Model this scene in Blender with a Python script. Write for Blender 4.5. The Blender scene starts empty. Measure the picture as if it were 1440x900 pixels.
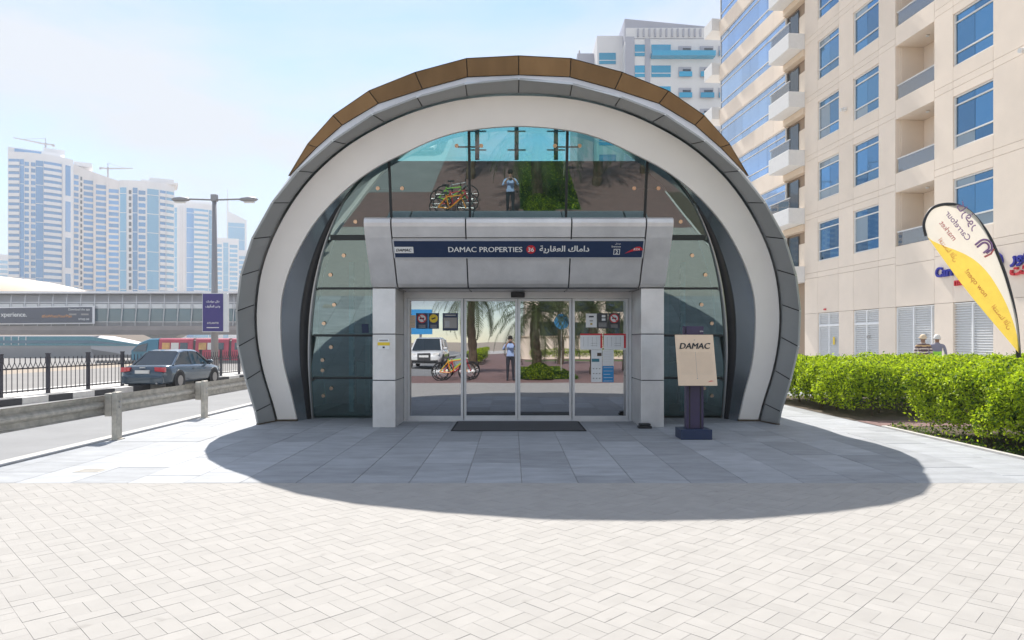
import bpy, bmesh, math, random
import numpy as np
from mathutils import Vector, Matrix
random.seed(7); rng = np.random.default_rng(7)
R = math.radians
sc = bpy.context.scene
col = sc.collection

# ------------------------------------------------------------------ camera, sky, sun, exposure
cam_d = bpy.data.cameras.new('camera'); cam = bpy.data.objects.new('camera', cam_d); col.objects.link(cam)
cam.location = (0, 0, 1.5); cam.rotation_euler = (R(90), 0, 0)
cam_d.sensor_width = 36; cam_d.lens = 24; cam_d.shift_y = 0.0212; cam_d.clip_start = 0.05; cam_d.clip_end = 6000
sc.camera = cam

SUN = Vector((-0.165, 0.875, 1.0)).normalized()          # towards the sun
elev = math.asin(SUN.z); azim = math.atan2(SUN.x, SUN.y)
w = bpy.data.worlds.new('World'); sc.world = w; w.use_nodes = True
nt = w.node_tree; nt.nodes.clear()
def wn(t, **k):
    n = nt.nodes.new(t)
    for a, b in k.items(): setattr(n, a, b)
    return n
out = wn('ShaderNodeOutputWorld'); bg = wn('ShaderNodeBackground'); bg.inputs[1].default_value = 0.096
sky = wn('ShaderNodeTexSky', sky_type='NISHITA'); sky.sun_disc = False
sky.sun_elevation = elev; sky.sun_rotation = azim
sky.air_density = 1.0; sky.dust_density = 0.1; sky.ozone_density = 2.6
tc = wn('ShaderNodeTexCoord'); mp = wn('ShaderNodeMapping'); mp.inputs['Scale'].default_value = (1.2, 1.2, 3.2)
mp.inputs['Rotation'].default_value = (0.25, 0.35, 0.3)
ns = wn('ShaderNodeTexNoise'); ns.inputs['Scale'].default_value = 1.5; ns.inputs['Detail'].default_value = 7; ns.inputs['Roughness'].default_value = .55
ns.inputs['Distortion'].default_value = .5
rp = wn('ShaderNodeValToRGB'); rp.color_ramp.elements[0].position = .37; rp.color_ramp.elements[1].position = .60
mx = wn('ShaderNodeMix', data_type='RGBA'); mx.inputs[7].default_value = (4.0, 4.25, 4.65, 1)
L = nt.links.new
L(tc.outputs['Generated'], mp.inputs[0]); L(mp.outputs[0], ns.inputs['Vector']); L(ns.outputs['Fac'], rp.inputs[0])
L(rp.outputs[0], mx.inputs[0]); L(sky.outputs[0], mx.inputs[6]); L(mx.outputs[2], bg.inputs[0]); L(bg.outputs[0], out.inputs[0])
sd = bpy.data.lights.new('sun', 'SUN'); sd.energy = 3.8; sd.angle = R(0.5); sd.color = (1, .95, .88)
so = bpy.data.objects.new('sun', sd); col.objects.link(so); so.location = (-10, 30, 60)
so.rotation_euler = (-SUN).to_track_quat('-Z', 'Y').to_euler()
vs = sc.view_settings; vs.view_transform = 'Standard'; vs.look = 'None'; vs.gamma = 1; vs.use_curve_mapping = False
vs.exposure = 1.17
sc.cycles.max_bounces = 8; sc.cycles.transparent_max_bounces = 12; sc.cycles.glossy_bounces = 4
sc.cycles.use_denoising = True; sc.cycles.caustics_reflective = False; sc.cycles.caustics_refractive = False

# ------------------------------------------------------------------ materials
M = {}
def mat(name, c, rough=.6, metal=0., var=0., vscale=6., bump=0., bscale=40., spec=.5, rnd=0., c2=None, stretch=None, coat=0., spots=0.):
    m = bpy.data.materials.new(name); m.use_nodes = True; t = m.node_tree; b = t.nodes['Principled BSDF']
    b.inputs['Roughness'].default_value = rough; b.inputs['Metallic'].default_value = metal
    b.inputs['Specular IOR Level'].default_value = spec; b.inputs['Coat Weight'].default_value = coat
    b.inputs['Base Color'].default_value = (*c, 1)
    last = None
    if var or bump or c2:
        g = t.nodes.new('ShaderNodeNewGeometry'); vec = g.outputs['Position']
        if stretch:
            mm = t.nodes.new('ShaderNodeMapping'); mm.inputs['Scale'].default_value = stretch
            t.links.new(vec, mm.inputs[0]); vec = mm.outputs[0]
    if var or c2:
        n = t.nodes.new('ShaderNodeTexNoise'); n.inputs['Scale'].default_value = vscale; n.inputs['Detail'].default_value = 6
        n.inputs['Roughness'].default_value = .6
        t.links.new(vec, n.inputs['Vector'])
        r = t.nodes.new('ShaderNodeValToRGB'); r.color_ramp.elements[0].position = .3; r.color_ramp.elements[1].position = .72
        d = c2 or tuple(x * (1 - var) for x in c)
        r.color_ramp.elements[0].color = (*d, 1); r.color_ramp.elements[1].color = (*[min(x * (1 + var * .5), .95) for x in c], 1)
        t.links.new(n.outputs['Fac'], r.inputs[0]); last = r.outputs[0]
        rr = t.nodes.new('ShaderNodeMapRange'); rr.inputs[3].default_value = max(rough - .07, 0.02); rr.inputs[4].default_value = min(rough + .1, 1)
        t.links.new(n.outputs['Fac'], rr.inputs[0]); t.links.new(rr.outputs[0], b.inputs['Roughness'])
    if rnd:
        oi = t.nodes.new('ShaderNodeObjectInfo'); gi = t.nodes.new('ShaderNodeNewGeometry')
        ad = t.nodes.new('ShaderNodeMath'); ad.operation = 'ADD'; fr = t.nodes.new('ShaderNodeMath'); fr.operation = 'FRACT'
        t.links.new(oi.outputs['Random'], ad.inputs[0]); t.links.new(gi.outputs['Random Per Island'], ad.inputs[1]); t.links.new(ad.outputs[0], fr.inputs[0])
        mr = t.nodes.new('ShaderNodeMapRange'); mr.inputs[3].default_value = 1 - rnd; mr.inputs[4].default_value = 1 + rnd * .35
        t.links.new(fr.outputs[0], mr.inputs[0])
        hs = t.nodes.new('ShaderNodeHueSaturation'); hs.inputs['Color'].default_value = (*c, 1)
        if last: t.links.new(last, hs.inputs['Color'])
        t.links.new(mr.outputs[0], hs.inputs['Value']); last = hs.outputs[0]
    if spots:
        sn = t.nodes.new('ShaderNodeTexNoise'); sn.inputs['Scale'].default_value = 5.5; sn.inputs['Detail'].default_value = 3; t.links.new(vec, sn.inputs['Vector'])
        s2 = t.nodes.new('ShaderNodeValToRGB'); s2.color_ramp.elements[0].position = .66; s2.color_ramp.elements[1].position = .74; s2.color_ramp.elements[1].color = (spots, spots, spots, 1); s2.color_ramp.elements[0].color = (0, 0, 0, 1)
        mm2 = t.nodes.new('ShaderNodeMix'); mm2.data_type = 'RGBA'; mm2.inputs[7].default_value = (c[0] * .55, c[1] * .54, c[2] * .52, 1)
        t.links.new(sn.outputs['Fac'], s2.inputs[0]); t.links.new(s2.outputs[0], mm2.inputs[0]); t.links.new(last, mm2.inputs[6]); last = mm2.outputs[2]
    if last: t.links.new(last, b.inputs['Base Color'])
    if bump:
        n2 = t.nodes.new('ShaderNodeTexNoise'); n2.inputs['Scale'].default_value = bscale; n2.inputs['Detail'].default_value = 4
        t.links.new(vec, n2.inputs['Vector'])
        bp = t.nodes.new('ShaderNodeBump'); bp.inputs['Strength'].default_value = bump; bp.inputs['Distance'].default_value = .01
        t.links.new(n2.outputs['Fac'], bp.inputs['Height']); t.links.new(bp.outputs[0], b.inputs['Normal'])
    M[name] = m; return m
def glass(name, tint, refl, gl=(1, 1, 1), wav=0.):
    m = bpy.data.materials.new(name); m.use_nodes = True; t = m.node_tree; t.nodes.clear()
    o = t.nodes.new('ShaderNodeOutputMaterial'); tr = t.nodes.new('ShaderNodeBsdfTransparent'); gs = t.nodes.new('ShaderNodeBsdfGlossy')
    tr.inputs[0].default_value = (*tint, 1); gs.inputs[0].default_value = (*gl, 1); gs.inputs['Roughness'].default_value = 0.0
    f = t.nodes.new('ShaderNodeFresnel'); f.inputs[0].default_value = 1.5
    mr = t.nodes.new('ShaderNodeMapRange'); mr.inputs[1].default_value = .04; mr.inputs[2].default_value = 1; mr.inputs[3].default_value = refl; mr.inputs[4].default_value = 1
    ms = t.nodes.new('ShaderNodeMixShader')
    t.links.new(f.outputs[0], mr.inputs[0]); t.links.new(mr.outputs[0], ms.inputs[0]); t.links.new(tr.outputs[0], ms.inputs[1]); t.links.new(gs.outputs[0], ms.inputs[2])
    if wav:
        g = t.nodes.new('ShaderNodeNewGeometry'); n = t.nodes.new('ShaderNodeTexNoise'); n.inputs['Scale'].default_value = 1.3; n.inputs['Detail'].default_value = 1
        bp = t.nodes.new('ShaderNodeBump'); bp.inputs['Strength'].default_value = wav; bp.inputs['Distance'].default_value = .01
        t.links.new(g.outputs['Position'], n.inputs['Vector']); t.links.new(n.outputs['Fac'], bp.inputs['Height']); t.links.new(bp.outputs[0], gs.inputs['Normal'])
    t.links.new(ms.outputs[0], o.inputs[0]); M[name] = m; return m

mat('brick', (.385, .367, .343), .85, var=.08, vscale=5, bump=.25, bscale=120, rnd=.055, spots=.35)
mat('slab', (.385, .40, .42), .7, var=.22, vscale=2.2, bump=.1, bscale=90, rnd=.2, stretch=(1, 2.6, 1), spots=.5)
mat('joint', (.32, .305, .285), .95, var=.2)
mat('sand', (.38, .31, .235), .95, var=.2, vscale=.05)
mat('asphalt', (.26, .26, .26), .9, var=.15, vscale=.8, bump=.3, bscale=150)
mat('highway', (.25, .235, .22), .9, var=.15, vscale=.2)
mat('red_paver', (.21, .125, .115), .85, var=.2, vscale=3, bump=.2, rnd=.2)
mat('lawn', (.09, .16, .03), .9, var=.4, vscale=8)
mat('soil', (.10, .075, .05), .95, var=.4, vscale=9, bump=.6, bscale=30)
mat('kerb', (.55, .53, .50), .85, var=.15)
mat('kerb_black', (.05, .05, .055), .7, var=.2)
mat('kerb_white', (.72, .70, .66), .8, var=.15)
mat('ring_grey', (.38, .385, .378), .42, metal=.1, var=.08, vscale=1.5, rnd=.12)
mat('ring_white', (.90, .845, .785), .5, var=.05, vscale=1.2, bump=.03, bscale=8)
mat('shell_white', (.78, .76, .75), .4, var=.06, vscale=2)
mat('gold', (.27, .165, .075), .36, metal=.6, var=.16, vscale=1.6, stretch=(2, 1, .8), rnd=.2)
mat('reveal', (.42, .46, .50), .2, metal=.75, var=.1, vscale=1.5)
mat('gasket', (.018, .018, .02), .35, var=.3)
mat('trim', (.55, .55, .54), .3, metal=.7)
mat('mullion', (.03, .038, .04), .35, metal=.5)
mat('canopy', (.72, .70, .685), .33, metal=.3, var=.15, vscale=2.2, rnd=.05)
mat('alu', (.66, .66, .67), .35, metal=.35, var=.05)
mat('bronze', (.75, .55, .38), .25, metal=.9)
mat('navy', (.012, .03, .085), .4, var=.1)
mat('white', (.82, .82, .81), .5)
mat('offwhite', (.74, .72, .68), .6)
mat('red', (.62, .02, .03), .45)
mat('yellow', (.85, .60, .03), .5)
mat('orange', (.80, .30, .03), .45)
mat('blue_poster', (.03, .28, .60), .5)
mat('black', (.015, .015, .017), .5, var=.2)
mat('dark_grey', (.06, .06, .065), .55, var=.2)
mat('rubber', (.02, .02, .022), .85, var=.3, bump=.5, bscale=200)
mat('text_grey', (.35, .33, .31), .7)
mat('purple', (.045, .032, .085), .4, var=.12)
mat('board', (.80, .60, .42), .5, var=.05)
mat('interior', (.05, .10, .105), .6, var=.3, vscale=1.2)
mat('interior_panel', (.14, .15, .15), .5, var=.25, vscale=2)
mat('galv', (.52, .49, .43), .5, metal=.35, var=.35, vscale=9, bump=.15, bscale=25)
mat('fence', (.03, .028, .04), .5)
mat('car_paint', (.045, .075, .105), .22, metal=.35, coat=1., var=.05)
mat('suv_paint', (.78, .78, .78), .25, coat=1.)
mat('car_glass', (.02, .03, .038), .04, spec=1.)
mat('tail', (.55, .01, .03), .2, coat=1.)
mat('rim', (.45, .45, .46), .3, metal=.8)
mat('stone', (.90, .76, .62), .8, var=.06, vscale=.9, bump=.08, bscale=30, rnd=.05)
mat('stone_trim', (.74, .59, .44), .8, var=.06)
mat('stone_white', (.80, .78, .75), .7, var=.05)
mat('joint_brown', (.36, .26, .18), .9)
mat('win', (.05, .21, .40), .03, metal=.75, spec=1., coat=.6, rnd=.35)
mat('win_curtain', (.22, .30, .36), .08, spec=1., coat=.5, rnd=.3)
mat('win_strip', (.30, .47, .72), .04, metal=.7, spec=1., coat=.5, rnd=.18)
mat('win_dark', (.012, .03, .045), .05, spec=1.)
mat('louvre', (.88, .87, .85), .6, var=.04)
mat('apt_white', (.70, .70, .71), .7, var=.06, vscale=.3)
mat('apt_grey', (.40, .41, .47), .6, var=.06, vscale=.3)
mat('apt_glass', (.005, .33, .56), .06, spec=1., rnd=.25)
mat('tower_white', (.88, .87, .88), .7, var=.05, vscale=.1)
mat('tower_cream', (.78, .73, .70), .7, var=.06, vscale=.1)
mat('tower_glass', (.10, .32, .64), .12, spec=1., rnd=.25)
mat('tower_teal', (.18, .48, .74), .12, spec=1., rnd=.2)
mat('crane', (.45, .42, .42), .6)
mat('shell_sand', (.80, .62, .45), .5, var=.07, vscale=.08)
mat('bridge', (.42, .42, .44), .45, metal=.3, var=.1, vscale=.4)
mat('bridge_low', (.36, .31, .29), .6, var=.15, vscale=.4)
mat('bridge_glass', (.03, .10, .15), .1, spec=1., rnd=.3)
mat('teal', (.04, .22, .28), .25, var=.15)
mat('banner_dark', (.055, .065, .10), .5)
mat('tram_red', (.50, .03, .08), .35, var=.2, vscale=.5)
mat('tram_teal', (.02, .17, .27), .3)
mat('tram_art', (.72, .40, .12), .4, var=.4, vscale=1)
mat('lamp_grey', (.30, .29, .30), .45, metal=.4)
mat('lamp_blue', (.03, .03, .17), .4, c2=(.06, .03, .20), vscale=.8)
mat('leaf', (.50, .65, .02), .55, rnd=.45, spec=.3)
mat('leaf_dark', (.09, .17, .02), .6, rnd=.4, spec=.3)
mat('palm_leaf', (.10, .13, .04), .55, rnd=.4)
mat('bark', (.15, .105, .07), .9, var=.4, vscale=12, bump=.8, bscale=18)
mat('skin', (.28, .15, .09), .6); mat('skin_light', (.45, .28, .2), .6)
mat('hair', (.015, .012, .01), .7)
mat('shirt_blue', (.38, .50, .78), .8, var=.1); mat('trouser', (.03, .032, .045), .85, var=.2)
mat('stripe_dark', (.09, .05, .07), .85); mat('stripe_light', (.68, .58, .50), .85); mat('stripe_tan', (.55, .36, .18), .85)
mat('vest', (.35, .75, .04), .7); mat('shirt_grey', (.25, .24, .30), .85, var=.1); mat('straw', (.70, .55, .38), .8)
mat('flag_cream', (.74, .68, .60), .8, var=.03); mat('flag_yellow', (.80, .58, .10), .8, var=.08)
mat('flag_red', (.60, .16, .15), .8); mat('flag_violet', (.30, .17, .32), .8); mat('flag_orange', (.72, .22, .06), .8)
mat('sign_blue', (.01, .012, .30), .4); mat('pink', (.60, .03, .30), .8)
mat('bike_orange', (.75, .30, .02), .35); mat('bike_green', (.25, .60, .05), .35); mat('bike_red', (.55, .03, .05), .35)
glass('glass_wall', (.36, .74, .74), .30, (.76, .95, .92), .07)
glass('glass_door', (.16, .21, .24), .44, (.92, .95, 1.0), .05)
glass('glass_rail', (.72, .80, .82), .25)
glass('glass_rear', (.72, .93, .95), .06)
for k in ('leaf', 'leaf_dark', 'palm_leaf', 'flag_cream', 'flag_yellow'):       # light through thin leaves and cloth
    t = M[k].node_tree; b = t.nodes['Principled BSDF']; o = t.nodes['Material Output']
    tl = t.nodes.new('ShaderNodeBsdfTranslucent'); ms = t.nodes.new('ShaderNodeMixShader'); ms.inputs[0].default_value = .5
    lk = b.inputs['Base Color'].links
    if lk: t.links.new(lk[0].from_socket, tl.inputs[0])
    else: tl.inputs[0].default_value = b.inputs['Base Color'].default_value
    t.links.new(b.outputs[0], ms.inputs[1]); t.links.new(tl.outputs[0], ms.inputs[2]); t.links.new(ms.outputs[0], o.inputs[0])

# ------------------------------------------------------------------ mesh helpers
ORG = {}
def tag(o, label=None, cat=None, group=None, kind=None):
    if label: o['label'] = label
    if cat: o['category'] = cat
    if group: o['group'] = group
    if kind: o['kind'] = kind
    return o
def thing(name, loc, label, cat, group=None, rz=0):
    o = bpy.data.objects.new(name, None); col.objects.link(o); o.location = loc; o.rotation_euler = (0, 0, rz); o.empty_display_size = .2
    ORG[o] = Vector(loc) if not rz else Vector((0, 0, 0))
    return tag(o, label, cat, group)
def org(p):
    return ORG.get(p, Vector((0, 0, 0))) if p is not None else Vector((0, 0, 0))
class MB:
    def __init__(s): s.v = []; s.f = []; s.m = []
    def add(s, vs, fs, mi=0):
        n = len(s.v); s.v += [tuple(v) for v in vs]; s.f += [tuple(i + n for i in f) for f in fs]; s.m += [mi] * len(fs); return s
    def box(s, a, b, mi=0):
        x0, y0, z0 = a; x1, y1, z1 = b
        return s.add([(x0,y0,z0),(x1,y0,z0),(x1,y1,z0),(x0,y1,z0),(x0,y0,z1),(x1,y0,z1),(x1,y1,z1),(x0,y1,z1)],
            [(3,2,1,0),(4,5,6,7),(0,1,5,4),(1,2,6,5),(2,3,7,6),(3,0,4,7)], mi)
    def prism(s, poly, d, mi=0):                      # polygon of 3d points pushed along d
        n = len(poly); p = [Vector(q) for q in poly]; d = Vector(d)
        return s.add(p + [q + d for q in p], [tuple(range(n - 1, -1, -1)), tuple(range(n, 2 * n))] + [(i, (i + 1) % n, n + (i + 1) % n, n + i) for i in range(n)], mi)
    def tube(s, pts, r, seg=8, mi=0, cap=True):
        pts = [Vector(p) for p in pts]; n = len(pts); rs = r if isinstance(r, (list, tuple)) else [r] * n
        base = len(s.v); prev = None
        for i, p in enumerate(pts):
            t = (pts[min(i + 1, n - 1)] - pts[max(i - 1, 0)]).normalized()
            a = prev if prev is not None else (Vector((0, 0, 1)) if abs(t.z) < .9 else Vector((1, 0, 0)))
            u = (a - t * a.dot(t)).normalized(); prev = u; q = t.cross(u)
            s.v += [tuple(p + (u * math.cos(2 * math.pi * k / seg) + q * math.sin(2 * math.pi * k / seg)) * rs[i]) for k in range(seg)]
        for i in range(n - 1):
            for k in range(seg):
                k2 = (k + 1) % seg
                s.f.append((base + i * seg + k, base + i * seg + k2, base + (i + 1) * seg + k2, base + (i + 1) * seg + k)); s.m.append(mi)
        if cap:
            s.f.append(tuple(base + k for k in range(seg - 1, -1, -1))); s.f.append(tuple(base + (n - 1) * seg + k for k in range(seg))); s.m += [mi, mi]
        return s
    def loft(s, rows, closed=False, mi=0, cap=False):
        n = len(rows[0]); base = len(s.v)
        for r in rows: s.v += [tuple(p) for p in r]
        for i in range(len(rows) - 1):
            for k in range(n if closed else n - 1):
                k2 = (k + 1) % n
                s.f.append((base + i * n + k, base + i * n + k2, base + (i + 1) * n + k2, base + (i + 1) * n + k)); s.m.append(mi)
        if cap:
            s.f.append(tuple(base + k for k in range(n - 1, -1, -1))); s.f.append(tuple(base + (len(rows) - 1) * n + k for k in range(n))); s.m += [mi, mi]
        return s
    def mesh(s, name, mats, off=Vector((0, 0, 0)), smooth=False):
        me = bpy.data.meshes.new(name); me.from_pydata([(v[0] - off[0], v[1] - off[1], v[2] - off[2]) for v in s.v], [], s.f)
        for m in (mats if isinstance(mats, (list, tuple)) else [mats]): me.materials.append(M[m])
        if len(me.materials) > 1: me.polygons.foreach_set('material_index', s.m)
        if smooth: me.polygons.foreach_set('use_smooth', [True] * len(me.polygons))
        me.update(); return me
    def build(s, name, mats, parent=None, smooth=False, bevel=0, recalc=False):
        me = s.mesh(name, mats, org(parent), smooth)
        if bevel or recalc:
            b = bmesh.new(); b.from_mesh(me)
            if recalc: bmesh.ops.recalc_face_normals(b, faces=b.faces)
            if bevel: bmesh.ops.bevel(b, geom=list(b.edges), offset=bevel, segments=2, affect='EDGES', profile=.5, clamp_overlap=True)
            b.to_mesh(me); b.free()
        return put(name, me, parent)
def put(name, me, parent=None, loc=(0, 0, 0), rot=None):
    o = bpy.data.objects.new(name, me); col.objects.link(o); o.location = loc
    if rot: o.rotation_euler = rot
    if parent is not None:
        o.parent = parent; ORG[o] = org(parent)
    return o
def box(name, a, b, m, parent=None, bevel=0):
    return MB().box([min(a[i], b[i]) for i in range(3)], [max(a[i], b[i]) for i in range(3)]).build(name, m, parent, bevel=bevel)
def copy_tree(o, parent=None):
    c = o.copy(); col.objects.link(c)
    if parent is not None: c.parent = parent
    for ch in list(o.children): copy_tree(ch, c)
    return c
def disc(name, c, r, nrm, thick, m, parent, seg=16):
    c = Vector(c); nrm = Vector(nrm).normalized()
    return MB().tube([c, c + nrm * thick], r, seg).build(name, m, parent)
def crom(pts, per):
    pts = [Vector(p) for p in pts]; o = []
    for i in range(len(pts) - 1):
        p0 = pts[i - 1] if i else pts[0] * 2 - pts[1]; p1 = pts[i]; p2 = pts[i + 1]; p3 = pts[i + 2] if i + 2 < len(pts) else pts[-1] * 2 - pts[-2]
        for k in range(per):
            t = k / per; o.append(.5 * ((2 * p1) + (p2 - p0) * t + (2 * p0 - 5 * p1 + 4 * p2 - p3) * t * t + (3 * p1 - p0 - 3 * p2 + p3) * t ** 3))
    o.append(pts[-1]); return o

# lettering: every string is turned into a flat mesh once
AR = {'ا': (0xFE8D, 0xFE8E), 'د': (0xFEA9, 0xFEAA), 'ر': (0xFEAD, 0xFEAE), 'و': (0xFEED, 0xFEEE), 'ة': (0xFE93, 0xFE94), 'آ': (0xFE81, 0xFE82), 'أ': (0xFE83, 0xFE84),
      'ل': (0xFEDD,), 'ع': (0xFEC9,), 'ق': (0xFED5,), 'ي': (0xFEF1,), 'م': (0xFEE1,), 'ك': (0xFED9,), 'خ': (0xFEA5,), 'ح': (0xFEA1,), 'س': (0xFEB1,),
      'غ': (0xFECD,), 'ف': (0xFED1,), 'ت': (0xFE95,), 'ن': (0xFEE5,), 'ه': (0xFEE9,), 'ب': (0xFE8F,)}
def shape_ar(s):
    o = []
    for i, ch in enumerate(s):
        if ch not in AR: o.append(ch); continue
        pj = i > 0 and s[i - 1] in AR and len(AR[s[i - 1]]) == 1
        nj = i + 1 < len(s) and s[i + 1] in AR
        e = AR[ch]
        if len(e) == 2: o.append(chr(e[1] if pj else e[0]))
        else: o.append(chr(e[0] + (3 if pj and nj else 2 if nj else 1 if pj else 0)))
    return ''.join(reversed(o))
TXT = {}
def prep_text(keys):
    tmp = []
    for k in keys:
        s, bold, sh = k
        c = bpy.data.curves.new('t', 'FONT'); c.body = shape_ar(s) if any(ch in AR for ch in s) else s
        c.size = 1; c.resolution_u = 3; c.offset = bold; c.shear = sh; c.fill_mode = 'FRONT'
        o = bpy.data.objects.new('t', c); col.objects.link(o); tmp.append((k, o, c))
    dg = bpy.context.evaluated_depsgraph_get(); dg.update()
    for k, o, c in tmp:
        me = bpy.data.meshes.new_from_object(o.evaluated_get(dg))
        v = np.empty(len(me.vertices) * 3); me.vertices.foreach_get('co', v); v = v.reshape(-1, 3)
        TXT[k] = (v, [tuple(p.vertices) for p in me.polygons])
        bpy.data.objects.remove(o); bpy.data.meshes.remove(me)
    for k, o, c in tmp: bpy.data.curves.remove(c)
KEYS = [('DAMAC PROPERTIES', 0, 0), ('36', .015, 0), ('داماك العقارية', .012, 0), ('DAMAC', 0, .25), ('مدخل', .01, 0), ('Entrance', .01, 0), ('2', .02, 0), ('RTA', .02, .2),
        ('xperience.', .02, 0), ('#SoWhatsYourPlan', .006, 0), ('Download the app', .006, 0), ('smap.ae', .006, 0), ('ATLANTIS', .01, 0), ('دلل حواسك', .02, 0), ('وغير المألوف', .02, 0),
        ('Carrefour', .03, 0), ('market', .012, 0), ('كارفور', .03, 0), ('ماركت', .04, 0), ('Carrefour', .008, 0), ('market', .008, 0), ('now open!', .008, 0), ('افتتحنا الآن', .008, 0), ('كارفور', .008, 0)]
prep_text(KEYS)
def text(name, key, m, parent, c, u, v, width=None, height=None, lift=.004, deep=0., heavy=0.):
    co, fs = TXT[key]; u = Vector(u).normalized(); v = Vector(v).normalized(); n = u.cross(v)
    lo = co.min(0); hi = co.max(0); s = width / (hi[0] - lo[0]) if width else height / (hi[1] - lo[1]); mid = (lo + hi) / 2
    c = Vector(c)
    P = [c + u * ((p[0] - mid[0]) * s) + v * ((p[1] - mid[1]) * s) + n * lift for p in co]
    mb = MB().add(P, fs)
    if heavy:
        for k, d in enumerate((-1, 1)): mb.add([p + u * (d * heavy * s) + v * (d * .3 * heavy * s) + n * (.0006 * (k + 1)) for p in P], fs)
    if deep:
        me = mb.mesh(name, m, org(parent)); b = bmesh.new(); b.from_mesh(me)
        g = bmesh.ops.extrude_face_region(b, geom=list(b.faces)); bmesh.ops.translate(b, vec=-n * deep, verts=[x for x in g['geom'] if isinstance(x, bmesh.types.BMVert)])
        b.to_mesh(me); b.free(); return put(name, me, parent)
    return mb.build(name, m, parent)
def plate(name, c, u, v, wd, ht, m, parent, th=.004, bevel=0):
    c = Vector(c); u = Vector(u).normalized(); v = Vector(v).normalized(); n = u.cross(v)
    q = [c + u * a * wd / 2 + v * b * ht / 2 for a, b in ((-1, -1), (1, -1), (1, 1), (-1, 1))]
    return MB().prism(q, n * th).build(name, m, parent, bevel=bevel, recalc=True)

# ------------------------------------------------------------------ setting: ground, road, paving
def sheet(name, x0, y0, x1, y1, z, m):
    return tag(MB().add([(x0, y0, z), (x1, y0, z), (x1, y1, z), (x0, y1, z)], [(0, 1, 2, 3)]).build(name, m), kind='structure')
sheet('ground', -3000, -3000, 3000, 5000, -1.6, 'sand')
def block(name, a, b, m): return tag(box(name, a, b, m), kind='structure')
block('terrace', (-6.28, -90, -1.7), (70, 95, -.03), 'kerb')
block('road', (-13.9, -90, -1.7), (-6.4, 140, -.27), 'asphalt')
sheet('highway', -48, -200, -17.4, 400, -1.592, 'highway')
sheet('highway_lane', -110, -200, -58, 400, -1.592, 'highway')
tag(box('roadside_kerb', (-6.4, -90, -1.7), (-6.16, 40, .012), 'kerb', bevel=.01), kind='structure')
sheet('forecourt', 6.5, -20, 17.2, 48, -.004, 'slab')
sheet('red_path', -6.1, -60, 14, .95, .0, 'red_paver')
sheet('side_road', -6.1, -59, -3.4, -4.0, .006, 'asphalt')

# slab paving in front of the entrance, columns 0.6 m wide
slabs = tag(MB().add([(-6.15, 7.252, -.008), (6.5, 7.252, -.008), (6.5, 40, -.008), (-6.15, 40, -.008)], [(0, 1, 2, 3)]).build('slab_pavement', 'joint'), kind='structure')
cache = {}
def slab_mesh(wd, ln):
    k = (round(wd, 3), round(ln, 3))
    if k not in cache:
        a, b, e = wd / 2 - .003, ln / 2 - .003, .003
        v = [(-a, -b, -.03), (a, -b, -.03), (a, b, -.03), (-a, b, -.03), (-a, -b, -e), (a, -b, -e), (a, b, -e), (-a, b, -e), (-a + e, -b + e, 0), (a - e, -b + e, 0), (a - e, b - e, 0), (-a + e, b - e, 0)]
        f = [(0, 1, 5, 4), (1, 2, 6, 5), (2, 3, 7, 6), (3, 0, 4, 7), (4, 5, 9, 8), (5, 6, 10, 9), (6, 7, 11, 10), (7, 4, 8, 11), (8, 9, 10, 11)]
        cache[k] = MB().add(v, f).mesh('paving_slab', 'slab')
    return cache[k]
for k in range(-11, 11):
    x0 = max(.104 + .6 * k, -6.14); x1 = min(.104 + .6 * (k + 1), 6.49)
    if x1 - x0 < .1: continue
    y = 7.25; first = [1.2, .6, .4, .9][(k * 7 + 3) % 4]; n = 0
    inside = abs((x0 + x1) / 2 - .11) < 3.95
    while y < (13.3 if inside else 17.5):
        ln = first if n == 0 else (1.2 if random.random() < .72 else .6)
        put('paving_slab', slab_mesh(x1 - x0, ln), slabs, ((x0 + x1) / 2, y + ln / 2, random.uniform(-.0018, .0012)), (random.uniform(-.0012, .0012), random.uniform(-.0012, .0012), 0))
        y += ln; n += 1

# brick paving laid in pairs (basket weave) at 45 degrees
bricks = tag(MB().add([(-6.15, .95, -.0017), (6.5, .95, -.0017), (6.5, 7.25, -.0017), (-6.15, 7.25, -.0017)], [(0, 1, 2, 3)]).build('brick_pavement', 'joint'), kind='structure')
def clip(poly, ax, lim, sgn):
    o = []
    for i in range(len(poly)):
        a, b = poly[i], poly[(i + 1) % len(poly)]
        ia, ib = sgn * (a[ax] - lim) <= 0, sgn * (b[ax] - lim) <= 0
        if ia: o.append(a)
        if ia != ib:
            t = (lim - a[ax]) / (b[ax] - a[ax]); o.append((a[0] + (b[0] - a[0]) * t, a[1] + (b[1] - a[1]) * t))
    return o
c45 = math.sqrt(.5); near = []; far = MB()
def bm_(hx, hy):
    e = .0009
    v = [(-hx, -hy, -.025), (hx, -hy, -.025), (hx, hy, -.025), (-hx, hy, -.025), (-hx, -hy, -e), (hx, -hy, -e), (hx, hy, -e), (-hx, hy, -e), (-hx + e, -hy + e, 0), (hx - e, -hy + e, 0), (hx - e, hy - e, 0), (-hx + e, hy - e, 0)]
    return MB().add(v, [(0, 1, 5, 4), (1, 2, 6, 5), (2, 3, 7, 6), (3, 0, 4, 7), (4, 5, 9, 8), (5, 6, 10, 9), (6, 7, 11, 10), (7, 4, 8, 11), (8, 9, 10, 11)]).mesh('brick', 'brick')
brick_me = bm_(.0992, .0492)
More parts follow.
